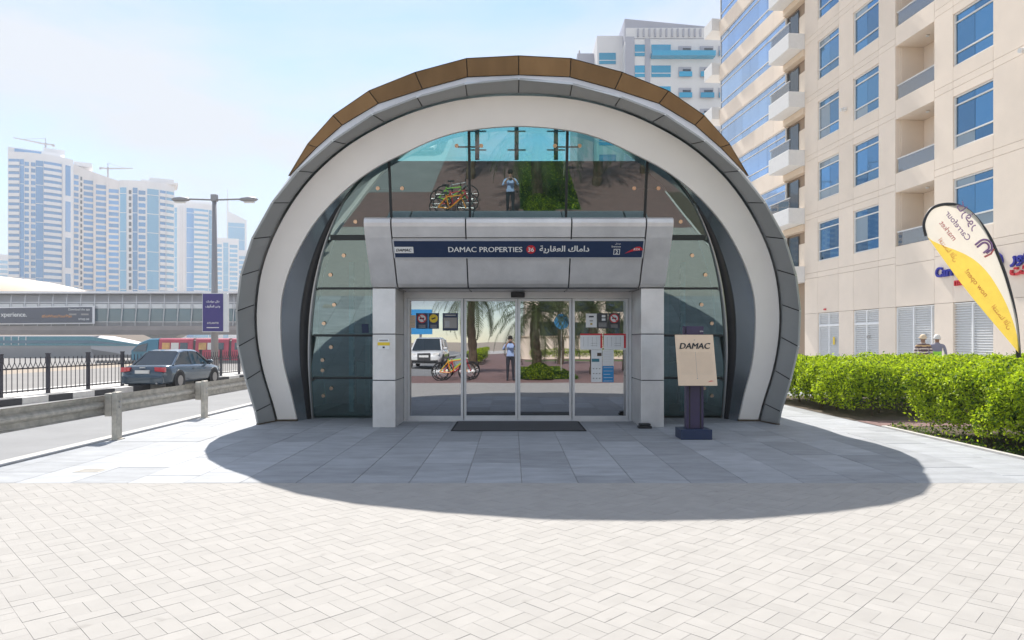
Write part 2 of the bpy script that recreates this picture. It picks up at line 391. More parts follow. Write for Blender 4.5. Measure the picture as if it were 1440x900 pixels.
for i in range(-60, 61):
    for j in range(-60, 61):
        for h in (-1, 1):
            p, q = i * .2, j * .2
            hz = (i + j) % 2 == 0
            if hz: q += h * .05
            else: p += h * .05
            cx, cy = (p - q) * c45, (p + q) * c45 + 4
            if not (-6.3 < cx < 6.6 and .8 < cy < 7.4): continue
            ang = math.pi / 4 + (0 if hz else math.pi / 2)
            dz = random.uniform(-.0007, .0008)
            hx, hy = (.0992, .0492)
            ca, sa = math.cos(ang), math.sin(ang)
            poly = [(cx + a * ca - b * sa, cy + a * sa + b * ca) for a, b in ((-hx, -hy), (hx, -hy), (hx, hy), (-hx, hy))]
            whole = all(-6.14 < x < 6.48 and .96 < y < 7.243 for x, y in poly)
            if whole and cy > 3.42 and abs(cx) < .76 * cy: near.append((cy, cx, cy, ang, dz)); continue
            for ax, lim, sg in ((1, 7.243, 1), (1, .96, -1), (0, 6.48, 1), (0, -6.14, -1)):
                if poly: poly = clip(poly, ax, lim, sg)
            if len(poly) < 3: continue
            n = len(poly); mx_, my_ = sum(x for x, y in poly) / n, sum(y for x, y in poly) / n
            top = [(x + (mx_ - x) * .018, y + (my_ - y) * .018, dz) for x, y in poly]; low = [(x, y, dz - .0009) for x, y in poly]; bot = [(x, y, -.025) for x, y in poly]
            far.add(bot + low + top, [tuple(range(2 * n, 3 * n))] + [(k, (k + 1) % n, n + (k + 1) % n, n + k) for k in range(n)] + [(n + k, n + (k + 1) % n, 2 * n + (k + 1) % n, 2 * n + k) for k in range(n)])
near.sort()
for n, (d, cx, cy, ang, dz) in enumerate(near):
    rot = (random.uniform(-.004, .004), random.uniform(-.004, .004), ang)
    if n < 300: put('brick', brick_me, bricks, (cx, cy, dz), rot)
    else:
        mm = Matrix.Translation((cx, cy, dz)) @ Matrix.Rotation(ang, 4, 'Z')
        far.add([mm @ v.co for v in brick_me.vertices], [tuple(p.vertices) for p in brick_me.polygons])
tag(far.build('brick_field', 'brick', bricks), kind='stuff')

# far side of the road: striped kerb, verge, embankment (turned a little, like the road)
RZ = math.atan(-.072)
verge = thing('verge', (-15.1, 21.8, 0), None, None, rz=RZ); tag(verge, kind='structure')
MB().box((-1.9, -60, -1.7), (1.2, 110, -.14)).build('verge_top', 'kerb', verge)
ks = MB().box((-.15, -.49, -.3), (.15, .49, -.08)).mesh('kerb_stone', 'kerb_black'); kw = MB().box((-.15, -.49, -.3), (.15, .49, -.08)).mesh('kerb_stone', 'kerb_white')
for i in range(-18, 42): put('kerb_stone', ks if i % 2 else kw, verge, (1.36, i * 1.0, 0))

# ------------------------------------------------------------------ the metro entrance
X0 = .11
ent = thing('metro_entrance', (X0, 13, 0), 'arched metro station entrance with grey hood, white arch, gold roof and glass front', 'metro entrance')
RIM_OUT = [(0.0, 10.962, 5.708), (0.858, 10.98, 5.634), (1.64, 11.027, 5.441), (2.368, 11.09, 5.183), (3.037, 11.188, 4.785), (3.637, 11.3, 4.325), (4.105, 11.423, 3.823), (4.493, 11.565, 3.246), (4.746, 11.713, 2.641), (4.88, 11.861, 2.037), (4.917, 12.012, 1.422), (4.838, 12.157, 0.828), (4.721, 12.3, 0.246), (4.699, 12.36, 0.0)]
RIM_IN = [(0.0, 11.491, 5.671), (0.863, 11.503, 5.622), (1.617, 11.542, 5.462), (2.265, 11.599, 5.227), (2.933, 11.685, 4.878), (3.527, 11.796, 4.424), (3.979, 11.918, 3.927), (4.352, 12.058, 3.356), (4.605, 12.197, 2.79), (4.752, 12.347, 2.175), (4.797, 12.49, 1.591), (4.747, 12.641, 0.975), (4.616, 12.796, 0.342), (4.561, 12.879, 0.0)]
WHITE_IN = [(0.0, 11.632, 5.177), (0.849, 11.647, 5.113), (1.424, 11.681, 4.974), (1.993, 11.74, 4.735), (2.539, 11.805, 4.47), (3.057, 11.892, 4.115), (3.50, 11.995, 3.70), (3.804, 12.091, 3.304), (4.09, 12.213, 2.804), (4.282, 12.345, 2.265), (4.349, 12.501, 1.628), (4.338, 12.638, 1.068), (4.25, 12.767, 0.544), (4.175, 12.9, 0.0)]
GOLD_LOW = [(0.0, 11.18, 5.876), (0.839, 11.188, 5.846), (1.586, 11.233, 5.66), (2.324, 11.286, 5.444), (2.943, 11.368, 5.112), (3.394, 11.453, 4.763), (3.839, 11.552, 4.358)]
GOLD_TOP = [(0.0, 11.095, 6.143), (0.85, 11.105, 6.104), (1.693, 11.155, 5.898), (2.463, 11.223, 5.621), (3.076, 11.314, 5.248), (3.534, 11.423, 4.802), (3.897, 11.547, 4.297)]
def full(half): return [Vector((X0 - x, y, z)) for x, y, z in reversed(half)] + [Vector((X0 + x, y, z)) for x, y, z in half[1:]]
rin_s = crom(full(RIM_IN), 4); win_s = crom(full(WHITE_IN), 4); rout = full(RIM_OUT); NS = len(rout)
# hood lining: one grey panel between every two joints
for i in range(NS - 1):
    a, b = rout[i], rout[i + 1]; inner = rin_s[i * 4:i * 4 + 5]
    d = (b - a).normalized()
    outer = [a.lerp(b, k / 4) for k in range(5)]
    g = .010
    rows = []
    for k in range(5):
        sh = d * (g if k == 0 else -g if k == 4 else 0)
        o_, n_ = outer[k] + sh, inner[k] + sh
        if i in (0,) and k == 0 or i == NS - 2 and k == 4: o_, n_ = outer[k], inner[k]
        rows.append([o_, o_.lerp(n_, .97)])
    cen = Vector((X0, 12, 2.4)); mb = MB()
    outw = (a + b) / 2 - cen; outw.y = 0; outw = outw.normalized() * .03
    mb.loft([[r[0] for r in rows], [r[1] for r in rows], [r[1] + outw for r in rows], [r[0] + outw for r in rows], [r[0] for r in rows]])
    mb.build('hood_panel', 'ring_grey', ent, recalc=True)
    # the dark backing that shows in the joints is the hood frame below
def off(pts, amt, dy=0):
    cen = Vector((X0, 0, 1.6)); o = []
    for p in pts:
        v = Vector((p.x - X0, 0, p.z - 1.6)); v = v.normalized() * amt if v.length else v
        o.append(Vector((p.x + v.x, p.y + dy, max(p.z + v.z, 0))))
    return o
MB().loft([off(rout, .018, .01), off([rin_s[i * 4] for i in range(NS)], .018, 0)]).build('hood_frame', 'gasket', ent)
# pale lip and outer shell, running back from the hood
lip = off(rout, .035, 0)
def shell_b():
    o = []
    for i in range(NS):
        k = abs(i - 13); s = -1 if i < 13 else 1
        if k <= 6: x, y, z = GOLD_LOW[k]; o.append(Vector((X0 + s * x, y + .03, z)))
        else:
            x, y, z = RIM_OUT[k]; q = min(1, (k - 6) / 3); o.append(Vector((X0 + s * (x - .06), y + .75 + .2 * q, z)))
    return o
sb = shell_b()
mb = MB(); mb.loft([rout, lip]); mb.build('hood_lip', 'trim', ent)
def sect(Y, sx, top):      # a rounded section of the shell further back
    o = []
    for i in range(NS):
        x = rout[i].x - X0; z = rout[i].z
        o.append(Vector((X0 + x * sx, Y, z * top / 5.708)))
    return o
mb = MB(); mb.loft([lip, sb, sect(14.2, 1.0, 6.5), sect(16.6, .985, 6.95)]); mb.build('shell', 'shell_white', ent, smooth=False)
# gold roof: front panels and the roof sheet that runs back from them
gl, gt_ = full(GOLD_LOW), full(GOLD_TOP)
for i in range(len(gl) - 1):
    a, b, c, d = gl[i], gl[i + 1], gt_[i + 1], gt_[i]
    u = (b - a).normalized() * .008; dd = Vector((0, .05, .012))
    MB().prism([a + u, b - u, c - u, d + u], dd).build('gold_panel', 'gold', ent, recalc=True)
def groof(dy, sx, dz): return [Vector((X0 + (p.x - X0) * sx, p.y + dy, p.z + dz)) for p in gt_]
mb = MB(); mb.loft([groof(0.0, 1, .012), groof(1.5, 1.02, .25), groof(3.2, 1.03, .55), groof(5.0, 1.03, .86), groof(6.8, 1.02, 1.12)])  # unseen rear overhang added to block sun through the rear window
mb.build('gold_roof', 'gold', ent)
mb = MB(); mb.loft([off(gl, .01, .06), off(gt_, -.01, .06)]); mb.build('gold_backing', 'gasket', ent)
# body behind the glazed end, tapering to the back
mb = MB(); mb.loft([sect(16.75, .98, 5.7), sect(20, .92, 5.2), sect(23, .75, 4.0), sect(24.6, .45, 2.4)]); mb.build('rear_shell', 'shell_white', ent)
# white arch
mb = MB(); wf = [p + Vector((0, .0, 0)) for p in win_s]; rf = [p + Vector((0, .02, 0)) for p in rin_s]
rf = [Vector((X0 + (p.x - X0) * .992, p.y - .01, p.z * .994)) for p in rin_s]
mid = [a.lerp(b, .5) + Vector((0, -.02, 0)) for a, b in zip(rf, wf)]
mb.loft([rf, wf]); mb.loft([[p + Vector((0, .12, 0)) for p in rf], rf]); mb.loft([wf, [p + Vector((0, .06, 0)) for p in wf]]); mb.build('white_arch', 'ring_white', ent, smooth=True)
for s in (-1, 1):
    MB().prism([(X0 + s * 4.57, 12.84, 0), (X0 + s * 4.16, 12.86, 0), (X0 + s * 4.16, 12.93, 0), (X0 + s * 4.57, 12.93, 0)], (0, 0, .035)).build('foot_seal', 'soil', ent, recalc=True)
    MB().prism([(X0 + s * 4.73, 12.33, 0), (X0 + s * 4.66, 12.33, 0), (X0 + s * 4.53, 12.88, 0), (X0 + s * 4.60, 12.88, 0)], (0, 0, .02)).build('foot_seal', 'soil', ent, recalc=True)
# reveal between the arch and the glazing
GA, GB, GN, LEAN, GY = 4.0, 5.6, 2.5, .238, 13.4
def he(x): return GB * max(0, 1 - (abs(x) / GA) ** GN) ** (1 / GN)
def xe(h): return GA * max(0, 1 - (abs(h) / GB) ** GN) ** (1 / GN)
def gp(x, h, o=0.): return Vector((X0 + x, GY - LEAN * h - o, h))
edge = []
for p in win_s:
    x, h = p.x - X0, p.z; th = math.atan2(h, abs(x)); c, s = abs(math.cos(th)), math.sin(th)
    r = ((c / GA) ** GN + (s / GB) ** GN) ** (-1 / GN); edge.append(gp(math.copysign(r * c, x), r * s))
w2 = [p + Vector((0, .06, 0)) for p in win_s]
def lerpc(t, o=0): return [a.lerp(b, t) + Vector((0, -o, 0)) for a, b in zip(w2, edge)]
MB().loft([w2, lerpc(.62)]).build('reveal', 'reveal', ent, smooth=True)
MB().loft([lerpc(.62), lerpc(.63, .03), lerpc(.90, .03), lerpc(.9)]).build('gasket', 'gasket', ent, smooth=True)
MB().loft([lerpc(.9), lerpc(.9, .05), lerpc(1.0, .05), lerpc(1.0, -.05)]).build('glazing_trim', 'trim', ent, smooth=True)
# glazing: panes clipped by the arch
def pane(x0, x1, h0, h1, sgn):
    xm = min(x1, xe(h0) - .01)
    if xm <= x0: return
    xs = np.linspace(x0, xm, 14)
    top = [(x, min(h1, he(x) - .01)) for x in xs]
    poly = [(x0, h0), (xm, h0)] + [t for t in reversed(top) if t[1] > h0 + .001]
    P = [gp(sgn * x, h) for x, h in poly]
    MB().add(P, [tuple(range(len(P)))]).build('glass_pane', 'glass_wall', ent)
HS = [0.05, .80, 1.62, 2.5, 3.38, 6]
for s in (-1, 1):
    for a, b in zip(HS[:4], HS[1:5]): pane(2.2, 5, a, b, s)
    for a, b in ((.878, 2.32), (2.32, 5)): pane(a, b, 3.38, 6, s)
P = [gp(x, 3.38) for x in (-.878, .878)] + [gp(x, min(6, he(x) - .01)) for x in np.linspace(.878, -.878, 12)]
MB().add(P, [tuple(range(len(P)))]).build('glass_pane', 'glass_wall', ent)
def mull(p, q, wd=.045, dp=.09):
    t = (q - p).normalized(); n = Vector((0, -1, -LEAN)).normalized(); sd_ = t.cross(n) * wd / 2
    a = n * .02; b = -n * dp
    MB().add([p - sd_ + a, p + sd_ + a, p + sd_ + b, p - sd_ + b, q - sd_ + a, q + sd_ + a, q + sd_ + b, q - sd_ + b],
             [(3, 2, 1, 0), (4, 5, 6, 7), (0, 1, 5, 4), (1, 2, 6, 5), (2, 3, 7, 6), (3, 0, 4, 7)]).build('mullion', 'mullion', ent)
for s in (-1, 1):
    for x in (.878, 2.32): mull(gp(s * x, 3.2), gp(s * x, he(x) - .03))
    for h in HS[1:5]:
        if h < 3.3: mull(gp(s * 2.2, h), gp(s * (xe(h) - .03), h), .04)
    mull(gp(s * .02, 3.42), gp(s * (xe(3.42) - .03), 3.42), .10)
# bronze point fixings with their arms
def fix(x, h, arm=None):
    c = gp(x, h, .012); f = disc('glass_fixing', c, .036, (0, -1, -LEAN), .02, 'bronze', ent, 12)
    if arm: MB().tube([gp(x, h, -.06), gp(arm[0], arm[1], -.06)], .014, 6).build('fixing_arm', 'mullion', ent)
for s in (-1, 1):
    for d in (-.22, .22):
        fix(s * (.878 + d), 5.0, (s * .878, 5.0)); fix(s * (2.32 + d), 4.28, (s * 2.32, 4.28))
    for h in (3.7, 3.1, 2.75, 2.2, 1.85, 1.4, 1.15, .95, .6, .45): fix(s * (xe(h) - (.22 if int(h * 20) % 2 else .38)), h)
# interior: floor, back wall, rear window, escalator sides
box('interior_floor', (X0 - 4.2, 13.45, -.02), (X0 + 4.2, 16.6, .004), 'interior_panel', ent)
bw = MB(); sec = sect(16.62, 1.0, 7.05)
lo_ = [p for p in sec]; bw.add([Vector((p.x, 16.62, min(p.z, 5.9))) for p in sec], [tuple(range(NS))]); bw.build('back_wall', 'interior', ent)
MB().add([(X0 - 2.9, 16.6, 5.86), (X0 + 2.9, 16.6, 5.86), (X0 + 1.0, 16.6, 6.93), (X0 - 1.0, 16.6, 6.93)], [(0, 1, 2, 3)]).build('rear_window', 'glass_rear', ent)
for x in (-.95, 0, .95):
    box('rear_mullion', (X0 + x - .05, 16.45, 5.9), (X0 + x + .05, 16.54, 6.75), 'teal', ent)
    for z in (6.1, 6.55): box('rear_mullion_arm', (X0 + x - .22, 16.42, z), (X0 + x + .22, 16.45, z + .03), 'teal', ent)
for s in (-1, 1):
    for x, m in ((2.75, 'teal'), (3.2, 'interior_panel'), (3.55, 'teal')):
        box('interior_column', (X0 + s * x - .05, 14.6, 0), (X0 + s * x + .05, 14.7, 3.2), m, ent)
    MB().prism([(X0 + s * 2.7, 14.2, .1), (X0 + s * 3.6, 15.6, .1), (X0 + s * 3.6, 15.6, 1.05), (X0 + s * 2.7, 14.2, .95)], (s * .06, 0, 0)).build('escalator_side', 'alu', ent, recalc=True)
    box('inner_wall', (X0 + s * 2.22, 13.2, 0), (X0 + s * 2.30, 16.5, 3.3), 'interior', ent)
# portal canopy
prof_top = [(12.6, 3.47), (11.40, 3.56), (11.30, 3.555), (11.245, 3.52), (11.23, 3.46), (11.245, 3.40), (11.335, 3.235)]
prof_low = [(11.345, 3.222), (11.80, 2.56), (11.845, 2.505), (11.92, 2.455), (12.02, 2.44), (12.86, 2.44)]
def seg(name, prof, x0, x1, m, thick=.05, ends=False):
    rows = [[Vector((X0 + x, y, z)) for y, z in prof] for x in (x0, x1)]
    mb = MB()
    if ends:
        loop = prof + [(12.86, 3.3), (12.6, 3.3)]
        mb.prism([(X0 + x0, y, z) for y, z in loop], (x1 - x0, 0, 0))
        mb.build(name, m, ent, recalc=True)
    else:
        back = [(y + thick, z - (.0 if z > 2.5 else -.03) - (.03 if z > 3.45 else 0)) for y, z in prof]
        mb.prism([(X0 + x0, y, z) for y, z in prof + back[::-1]], (x1 - x0, 0, 0)); mb.build(name, m, ent, recalc=True)
cuts = [-2.105, -.875, .875, 2.105]
for a, b in zip(cuts[:-1], cuts[1:]):
    seg('canopy_top_panel', prof_top, a + .012, b - .012, 'canopy'); seg('canopy_front_panel', prof_low, a + .012, b - .012, 'canopy')
for s in (-1, 1):
    seg('canopy_end', prof_top[:-1] + [(11.34, 3.23)] + prof_low[1:], *sorted((s * 2.118, s * 2.55)), 'canopy', ends=True)
mb = MB(); mb.prism([(X0 - 2.1, y + .045, z - .01) for y, z in prof_top[1:] + prof_low[:-1]] + [(X0 - 2.1, 12.4, 2.50), (X0 - 2.1, 12.5, 3.4)], (4.2, 0, 0)); mb.build('canopy_core', 'gasket', ent, recalc=True)
# pillars: three metal panels each
for s in (-1, 1):
    x0, x1 = sorted((X0 + s * 2.55, X0 + s * 2.15))
    for a, b in ((.0, .815), (.83, 1.625), (1.64, 2.432)): box('pillar_panel', (x0, 11.95, a), (x1, 12.88, b), 'canopy', ent, bevel=.006)
    box('pillar_core', (x0 + .015, 11.965, 0), (x1 - .015, 12.87, 2.44), 'gasket', ent)
# automatic doors
DY = 12.9
def fr(x0, z0, x1, z1, y0=DY - .035, y1=DY + .035, n='door_frame', m='alu'): return box(n, (X0 + x0, y0, z0), (X0 + x1, y1, z1), m, ent)
fr(-2.145, 2.32, 2.145, 2.438); fr(-2.145, .0, -2.09, 2.318); fr(2.09, 0, 2.145, 2.318); fr(-2.088, .0, 2.088, .018, DY - .06, DY + .06)
for x0, x1, dy in ((-2.085, -1.03, 0), (-1.02, -.004, .05), (.004, 1.02, .05), (1.03, 2.085, 0)):
    leaf = box('door_leaf', (X0 + x0, DY + dy - .022, .02), (X0 + x0 + .045, DY + dy + .022, 2.315), 'alu', ent)
    for a in ((x0 + .045, .02, x1 - .045, .10), (x0 + .045, 2.27, x1 - .045, 2.315), (x1 - .045, .02, x1, 2.315)):
        box('stile', (X0 + a[0], DY + dy - .0215, a[1]), (X0 + a[2], DY + dy + .0215, a[3]), 'alu', leaf)
    MB().add([(X0 + x0 + .04, DY + dy, .09), (X0 + x1 - .04, DY + dy, .09), (X0 + x1 - .04, DY + dy, 2.28), (X0 + x0 + .04, DY + dy, 2.28)], [(0, 1, 2, 3)]).build('pane', 'glass_door', leaf)
box('door_sensor', (X0 - .13, DY - .12, 2.33), (X0 + .13, DY - .036, 2.43), 'black', ent, bevel=.012)
box('lobby_wall', (X0 - 2.2, 16.2, 0), (X0 + 2.2, 16.3, 3.3), 'interior', ent); box('lobby_ceiling', (X0 - 2.2, 13.0, 2.9), (X0 + 2.2, 16.2, 2.95), 'interior_panel', ent)

# station sign on the canopy
SU, SV = Vector((1, 0, 0)), Vector((0, -.566, .824)); SN = SU.cross(SV)
SC = Vector((X0, 11.452, 3.066)) + SN * .012
sign = thing('station_sign', SC, 'long navy station name sign with white lettering across the canopy', 'sign')
plate('sign_frame', SC, SU, SV, 4.20, .345, 'alu', sign, .018)
plate('sign_board', SC + SN * .018, SU, SV, 4.15, .30, 'navy', sign, .006)
def sp(px, dv=0.): return SC + SN * .026 + SU * ((px - 728.5) * .01197) + SV * dv
text('lettering', ('DAMAC PROPERTIES', 0, 0), 'white', sign, sp(682), SU, SV, width=1.235, heavy=.018)
text('lettering', ('داماك العقارية', .012, 0), 'white', sign, sp(792.5), SU, SV, width=.83, heavy=.012)
disc('number_disc', sp(745.8), .077, SN, .004, 'red', sign, 24)
text('number', ('36', .015, 0), 'white', sign, sp(745.8) + SN * .004, SU, SV, width=.10)
plate('logo_plate', sp(568.3, -.01), SU, SV, .315, .115, 'white', sign, .003)
text('logo_lettering', ('DAMAC', 0, .25), 'black', sign, sp(568.3, -.01) + SN * .004, SU, SV, width=.26, heavy=.03)
text('lettering', ('مدخل', .01, 0), 'white', sign, sp(866.5, .105), SU, SV, width=.09)
text('lettering', ('Entrance', .01, 0), 'white', sign, sp(864.5, .055), SU, SV, width=.15)
plate('gate_number_frame', sp(866, -.045), SU, SV, .105, .105, 'white', sign, .002)
plate('gate_number_plate', sp(866, -.045) + SN * .002, SU, SV, .085, .085, 'navy', sign, .001)
text('number', ('2', .02, 0), 'white', sign, sp(866, -.045) + SN * .002, SU, SV, height=.065)
sw = [(-.155, -.075), (-.06, -.012), (.03, .05), (.085, .052), (.125, .02), (.155, -.012), (.06, -.022), (-.02, -.03)]
MB().prism([sp(890.5, .0) + SU * a + SV * b for a, b in sw], SN * .003).build('swoosh', 'red', sign, recalc=True)
text('lettering', ('RTA', .02, .2), 'white', sign, sp(893.5, .006) + SN * .003, SU, SV, width=.105)
# ------------------------------------------------------------------ notices, stand, mat
UX, UZ = Vector((1, 0, 0)), Vector((0, 0, 1))
def notice(name, label, x0, x1, z0, z1, m, extra=None, y=DY - .004, group=None):
    t = thing(name, (X0 + (x0 + x1) / 2, y, z0), label, 'notice', group)
    c = Vector((X0 + (x0 + x1) / 2, y - .002, (z0 + z1) / 2)); wd, ht = x1 - x0, z1 - z0
    plate('sheet', c, UX, UZ, wd, ht, m, t, .003)
    if extra: extra(t, c + Vector((0, -.004, 0)), wd, ht)
    return t
def lines(n, m='text_grey', top=.4, bot=-.42, wfrac=.8):
    def f(t, c, wd, ht):
        for i in range(n):
            z = top + (bot - top) * i / max(n - 1, 1); w_ = wd * wfrac * (1 - .25 * ((i * 7) % 3 == 2))
            plate('text_line', c + UZ * z * ht + UX * (w_ - wd * wfrac) / 2, UX, UZ, w_, max(ht * .022, .004), m, t, .001)
    return f
def ban(ringm, fill, symbol):
    def f(t, c, wd, ht):
        cc = c + UZ * ht * .16; r = wd * .40
        disc('roundel', cc, r, (0, -1, 0), .002, ringm, t, 24); disc('roundel_face', cc + Vector((0, -.002, 0)), r * .78, (0, -1, 0), .001, fill, t, 24)
        b = cc + Vector((0, -.003, 0))
        plate('symbol', b, Vector((1, 0, .35)) if symbol == 'cam' else UX, Vector((-.35, 0, 1)) if symbol == 'cam' else UZ, r * .95, r * .32, 'black', t, .001)
        if symbol != 'cam': plate('bar', b + Vector((0, -.001, 0)), Vector((1, 0, -1)), Vector((1, 0, 1)), r * 1.6, r * .18, ringm, t, .001)
        for k in range(3): plate('text_line', c - UZ * ht * (.27 + .07 * k), UX, UZ, wd * .6, .005, 'offwhite', t, .001)
    return f
notice('notice_sheet', 'beige paper sheet on the glass beside the no smoking notice', -2.075, -1.93, 1.76, 2.0, 'board', lines(8))
notice('no_smoking_notice', 'dark notice with red no smoking roundel on the door glass', -1.92, -1.70, 1.745, 2.04, 'navy', ban('red', 'white', 'smoke'))
notice('camera_notice', 'dark notice with yellow camera roundel on the door glass', -1.69, -1.49, 1.745, 2.04, 'navy', ban('yellow', 'yellow', 'cam'))
def ticket(t, c, wd, ht):
    plate('picture', c - UZ * ht * .06, UX, UZ, wd * .86, ht * .6, 'text_grey', t, .001); plate('picture_patch', c - UZ * ht * .12 - UX * wd * .2, UX, UZ, wd * .3, ht * .35, 'bridge', t, .002)
    plate('title_line', c + UZ * ht * .38, UX, UZ, wd * .7, .012, 'offwhite', t, .001)
notice('picture_notice', 'dark notice with a grey picture on the door glass', -1.42, -1.13, 1.71, 2.04, 'navy', ticket)
def hours(t, c, wd, ht):
    plate('title_bar', c + UZ * ht * .28, UX, UZ, wd * .45, ht * .1, 'black', t, .001); plate('symbol', c - UZ * ht * .02, UX, UZ, wd * .3, ht * .08, 'text_grey', t, .001); plate('symbol', c - UZ * ht * .25, UX, UZ, wd * .2, ht * .12, 'flag_yellow', t, .001)
notice('hours_notice', 'white notice with black bar beside two dark notices on the glass', 1.285, 1.49, 1.77, 2.03, 'white', hours)
def two(t, c, wd, ht):
    for z in (.3, .08): plate('symbol', c + UZ * ht * z + UX * wd * .1, UX, UZ, wd * .35, ht * .15, 'white', t, .001)
    for k in range(4): plate('text_line', c - UZ * ht * (.15 + .08 * k), UX, UZ, wd * .75, .006, 'offwhite', t, .001)
notice('symbols_notice', 'dark notice with two white symbols on the door glass', 1.50, 1.70, 1.75, 2.04, 'dark_grey', two)
notice('no_entry_notice', 'dark notice with red struck-out roundel above the red edged posters', 1.71, 1.93, 1.75, 2.04, 'dark_grey', ban('red', 'white', 'dog'))
def rmap(t, c, wd, ht):
    plate('header', c + UZ * ht * .46, UX, UZ, wd, ht * .1, 'red', t, .001); plate('side_bar', c + UX * wd * .455, UX, UZ, wd * .09, ht * .8, 'red', t, .002)
    for k in range(4): plate('map_line', c - UX * wd * (.35 - .2 * k), UX, UZ, .004, ht * .6, 'text_grey', t, .001)
    for k in range(2): plate('map_line', c - UZ * ht * (.1 + .15 * k) + UX * wd * .12, UX, UZ, wd * .3, .005, 'text_grey', t, .001)
notice('map_poster', 'white poster with red edge above the tall leaflet, next to the sliding door', 1.18, 1.595, 1.35, 1.65, 'white', rmap)
notice('map_poster', 'white poster with red edge beside the metal pillar', 1.625, 2.04, 1.35, 1.65, 'white', rmap)
def leaf_(t, c, wd, ht):
    plate('photo', c + UZ * ht * .36 + UX * wd * .25, UX, UZ, wd * .4, ht * .1, 'bark', t, .001); plate('photo', c + UZ * ht * .18 - UX * wd * .1, UX, UZ, wd * .7, ht * .1, 'teal', t, .001)
    for r_ in range(3):
        for k in range(3): plate('symbol', c - UZ * ht * (.08 + .15 * r_) + UX * wd * (.28 * (k - 1)), UX, UZ, wd * .14, .018, 'text_grey', t, .001)
notice('leaflet', 'tall white leaflet with photos below the red edged posters', 1.385, 1.59, .735, 1.345, 'white', leaf_)
notice('leaflet', 'plain white sheet directly above the blue poster', 1.60, 1.81, 1.045, 1.345, 'white', lines(6, 'offwhite'))
notice('blue_poster', 'blue poster below a plain white sheet on the glass', 1.60, 1.81, .735, 1.04, 'blue_poster', lines(5, 'white'))
def stick(t, c, wd, ht):
    plate('arrow_band', c, UX, UZ, wd * 1.12, ht * .3, 'yellow', t, .002); plate('text_line', c + UZ * ht * .33, UX, UZ, wd * .8, ht * .14, 'text_grey', t, .001); plate('symbol', c - UZ * ht * .33, UX, UZ, wd * .2, ht * .16, 'black', t, .001)
notice('pillar_sticker', 'small white sticker with yellow band on a metal pillar of the portal', -2.45, -2.26, 1.37, 1.555, 'white', stick, y=11.948)
t = thing('no_smoking_sticker', gp(-2.9, 1.68), 'small dark no smoking sticker on the side glazing beside the stickered pillar', 'sticker')
nv = Vector((0, -LEAN, 1)).normalized()
sc_ = gp(-2.9, 1.75) + Vector((0, -.01, 0)); plate('sheet', sc_, UX, nv, .125, .17, 'navy', t, .002); disc('roundel', sc_ + Vector((0, -.003, .02)), .048, UX.cross(nv), .002, 'red', t, 20); disc('roundel_face', sc_ + Vector((0, -.0017, .02)), .036, UX.cross(nv), .001, 'white', t, 20)

mat_ = thing('door_mat', (X0, 12.1, 0), 'black rubber door mat lying before the sliding doors', 'mat')
box('mat_border', (X0 - 1.14, 11.42, .002), (X0 + 1.14, 12.78, .012), 'rubber', mat_, bevel=.004)
rib = MB().box((-1.1, -.012, .012), (1.1, .012, .018)).mesh('rib', 'dark_grey')
for i in range(32): put('rib', rib, mat_, (0, 11.46 + i * .0413 - 12.1, 0))
bb = thing('bait_box', (2.3, 11.84, 0), 'small black plastic box on the ground at the foot of a pillar', 'box')
box('tray', (2.185, 11.76, .002), (2.415, 11.92, .045), 'black', bb, bevel=.012); box('lid', (2.2, 11.775, .046), (2.4, 11.91, .085), 'black', bb, bevel=.018)
dc = thing('drain_cover', (-4.9, 7.95, 0), 'small grey metal drain cover set in the sunlit slabs', 'drain cover')
box('frame', (-5.05, 7.84, .0), (-4.75, 8.06, .003), 'galv', dc)
for i in range(5): box('bar', (-5.03, 7.86 + i * .04, .0031), (-4.77, 7.875 + i * .04, .005), 'text_grey', dc)
# information stand
st = thing('information_stand', (2.82, 10.52, 0), 'cream information board on a dark purple post with navy base', 'information stand')
box('base', (2.585, 10.44, .0), (3.065, 10.82, .155), 'navy', st, bevel=.008)
box('post', (2.70, 10.56, .155), (2.965, 10.70, 1.74), 'purple', st, bevel=.006)
box('post_groove', (2.74, 10.552, .16), (2.755, 10.561, .84), 'black', st); box('post_groove', (2.91, 10.552, .16), (2.925, 10.561, .84), 'black', st)
BV = Vector((0, .30, 1)).normalized(); BC = Vector((2.795, 10.385, 1.22)); BN = UX.cross(BV)
plate('board_tray', BC - BN * .03, UX, BV, .55, .75, 'dark_grey', st, .025)
bd = plate('board', BC, UX, BV, .585, .80, 'board', st, .012)
BF = BC + BN * .013
text('lettering', ('DAMAC', 0, .25), 'black', st, BF + BV * .22, UX, BV, width=.47, heavy=.035)
for k in range(22):
    for s in (-1, 1):
        wd = .235 * (1 - .2 * ((k * 5 + s) % 4 == 1)); plate('text_line', BF + BV * (.12 - .0165 * k) + UX * (s * .127), UX, BV, wd, .0045, 'stone_trim', st, .0008)
plate('centre_line', BF - BV * .07, UX, BV, .004, .40, 'text_grey', st, .001)
for z in (.315, -.29): disc('screw', BF + BV * z, .008, BN, .003, 'text_grey', st, 10)
MB().prism([BF + UX * (.2 + a) + BV * (-.335 + b) for a, b in ((-.05, -.012), (.0, .014), (.05, .004), (0, -.002))], BN * .001).build('swoosh', 'red', st, recalc=True)
text('top_mark', ('RTA', .02, .2), 'offwhite', st, Vector((2.93, 10.559, 1.66)), UX, UZ, width=.05)
box('post_cap', (2.66, 10.60, 1.60), (2.69, 10.66, 1.74), 'purple', st)

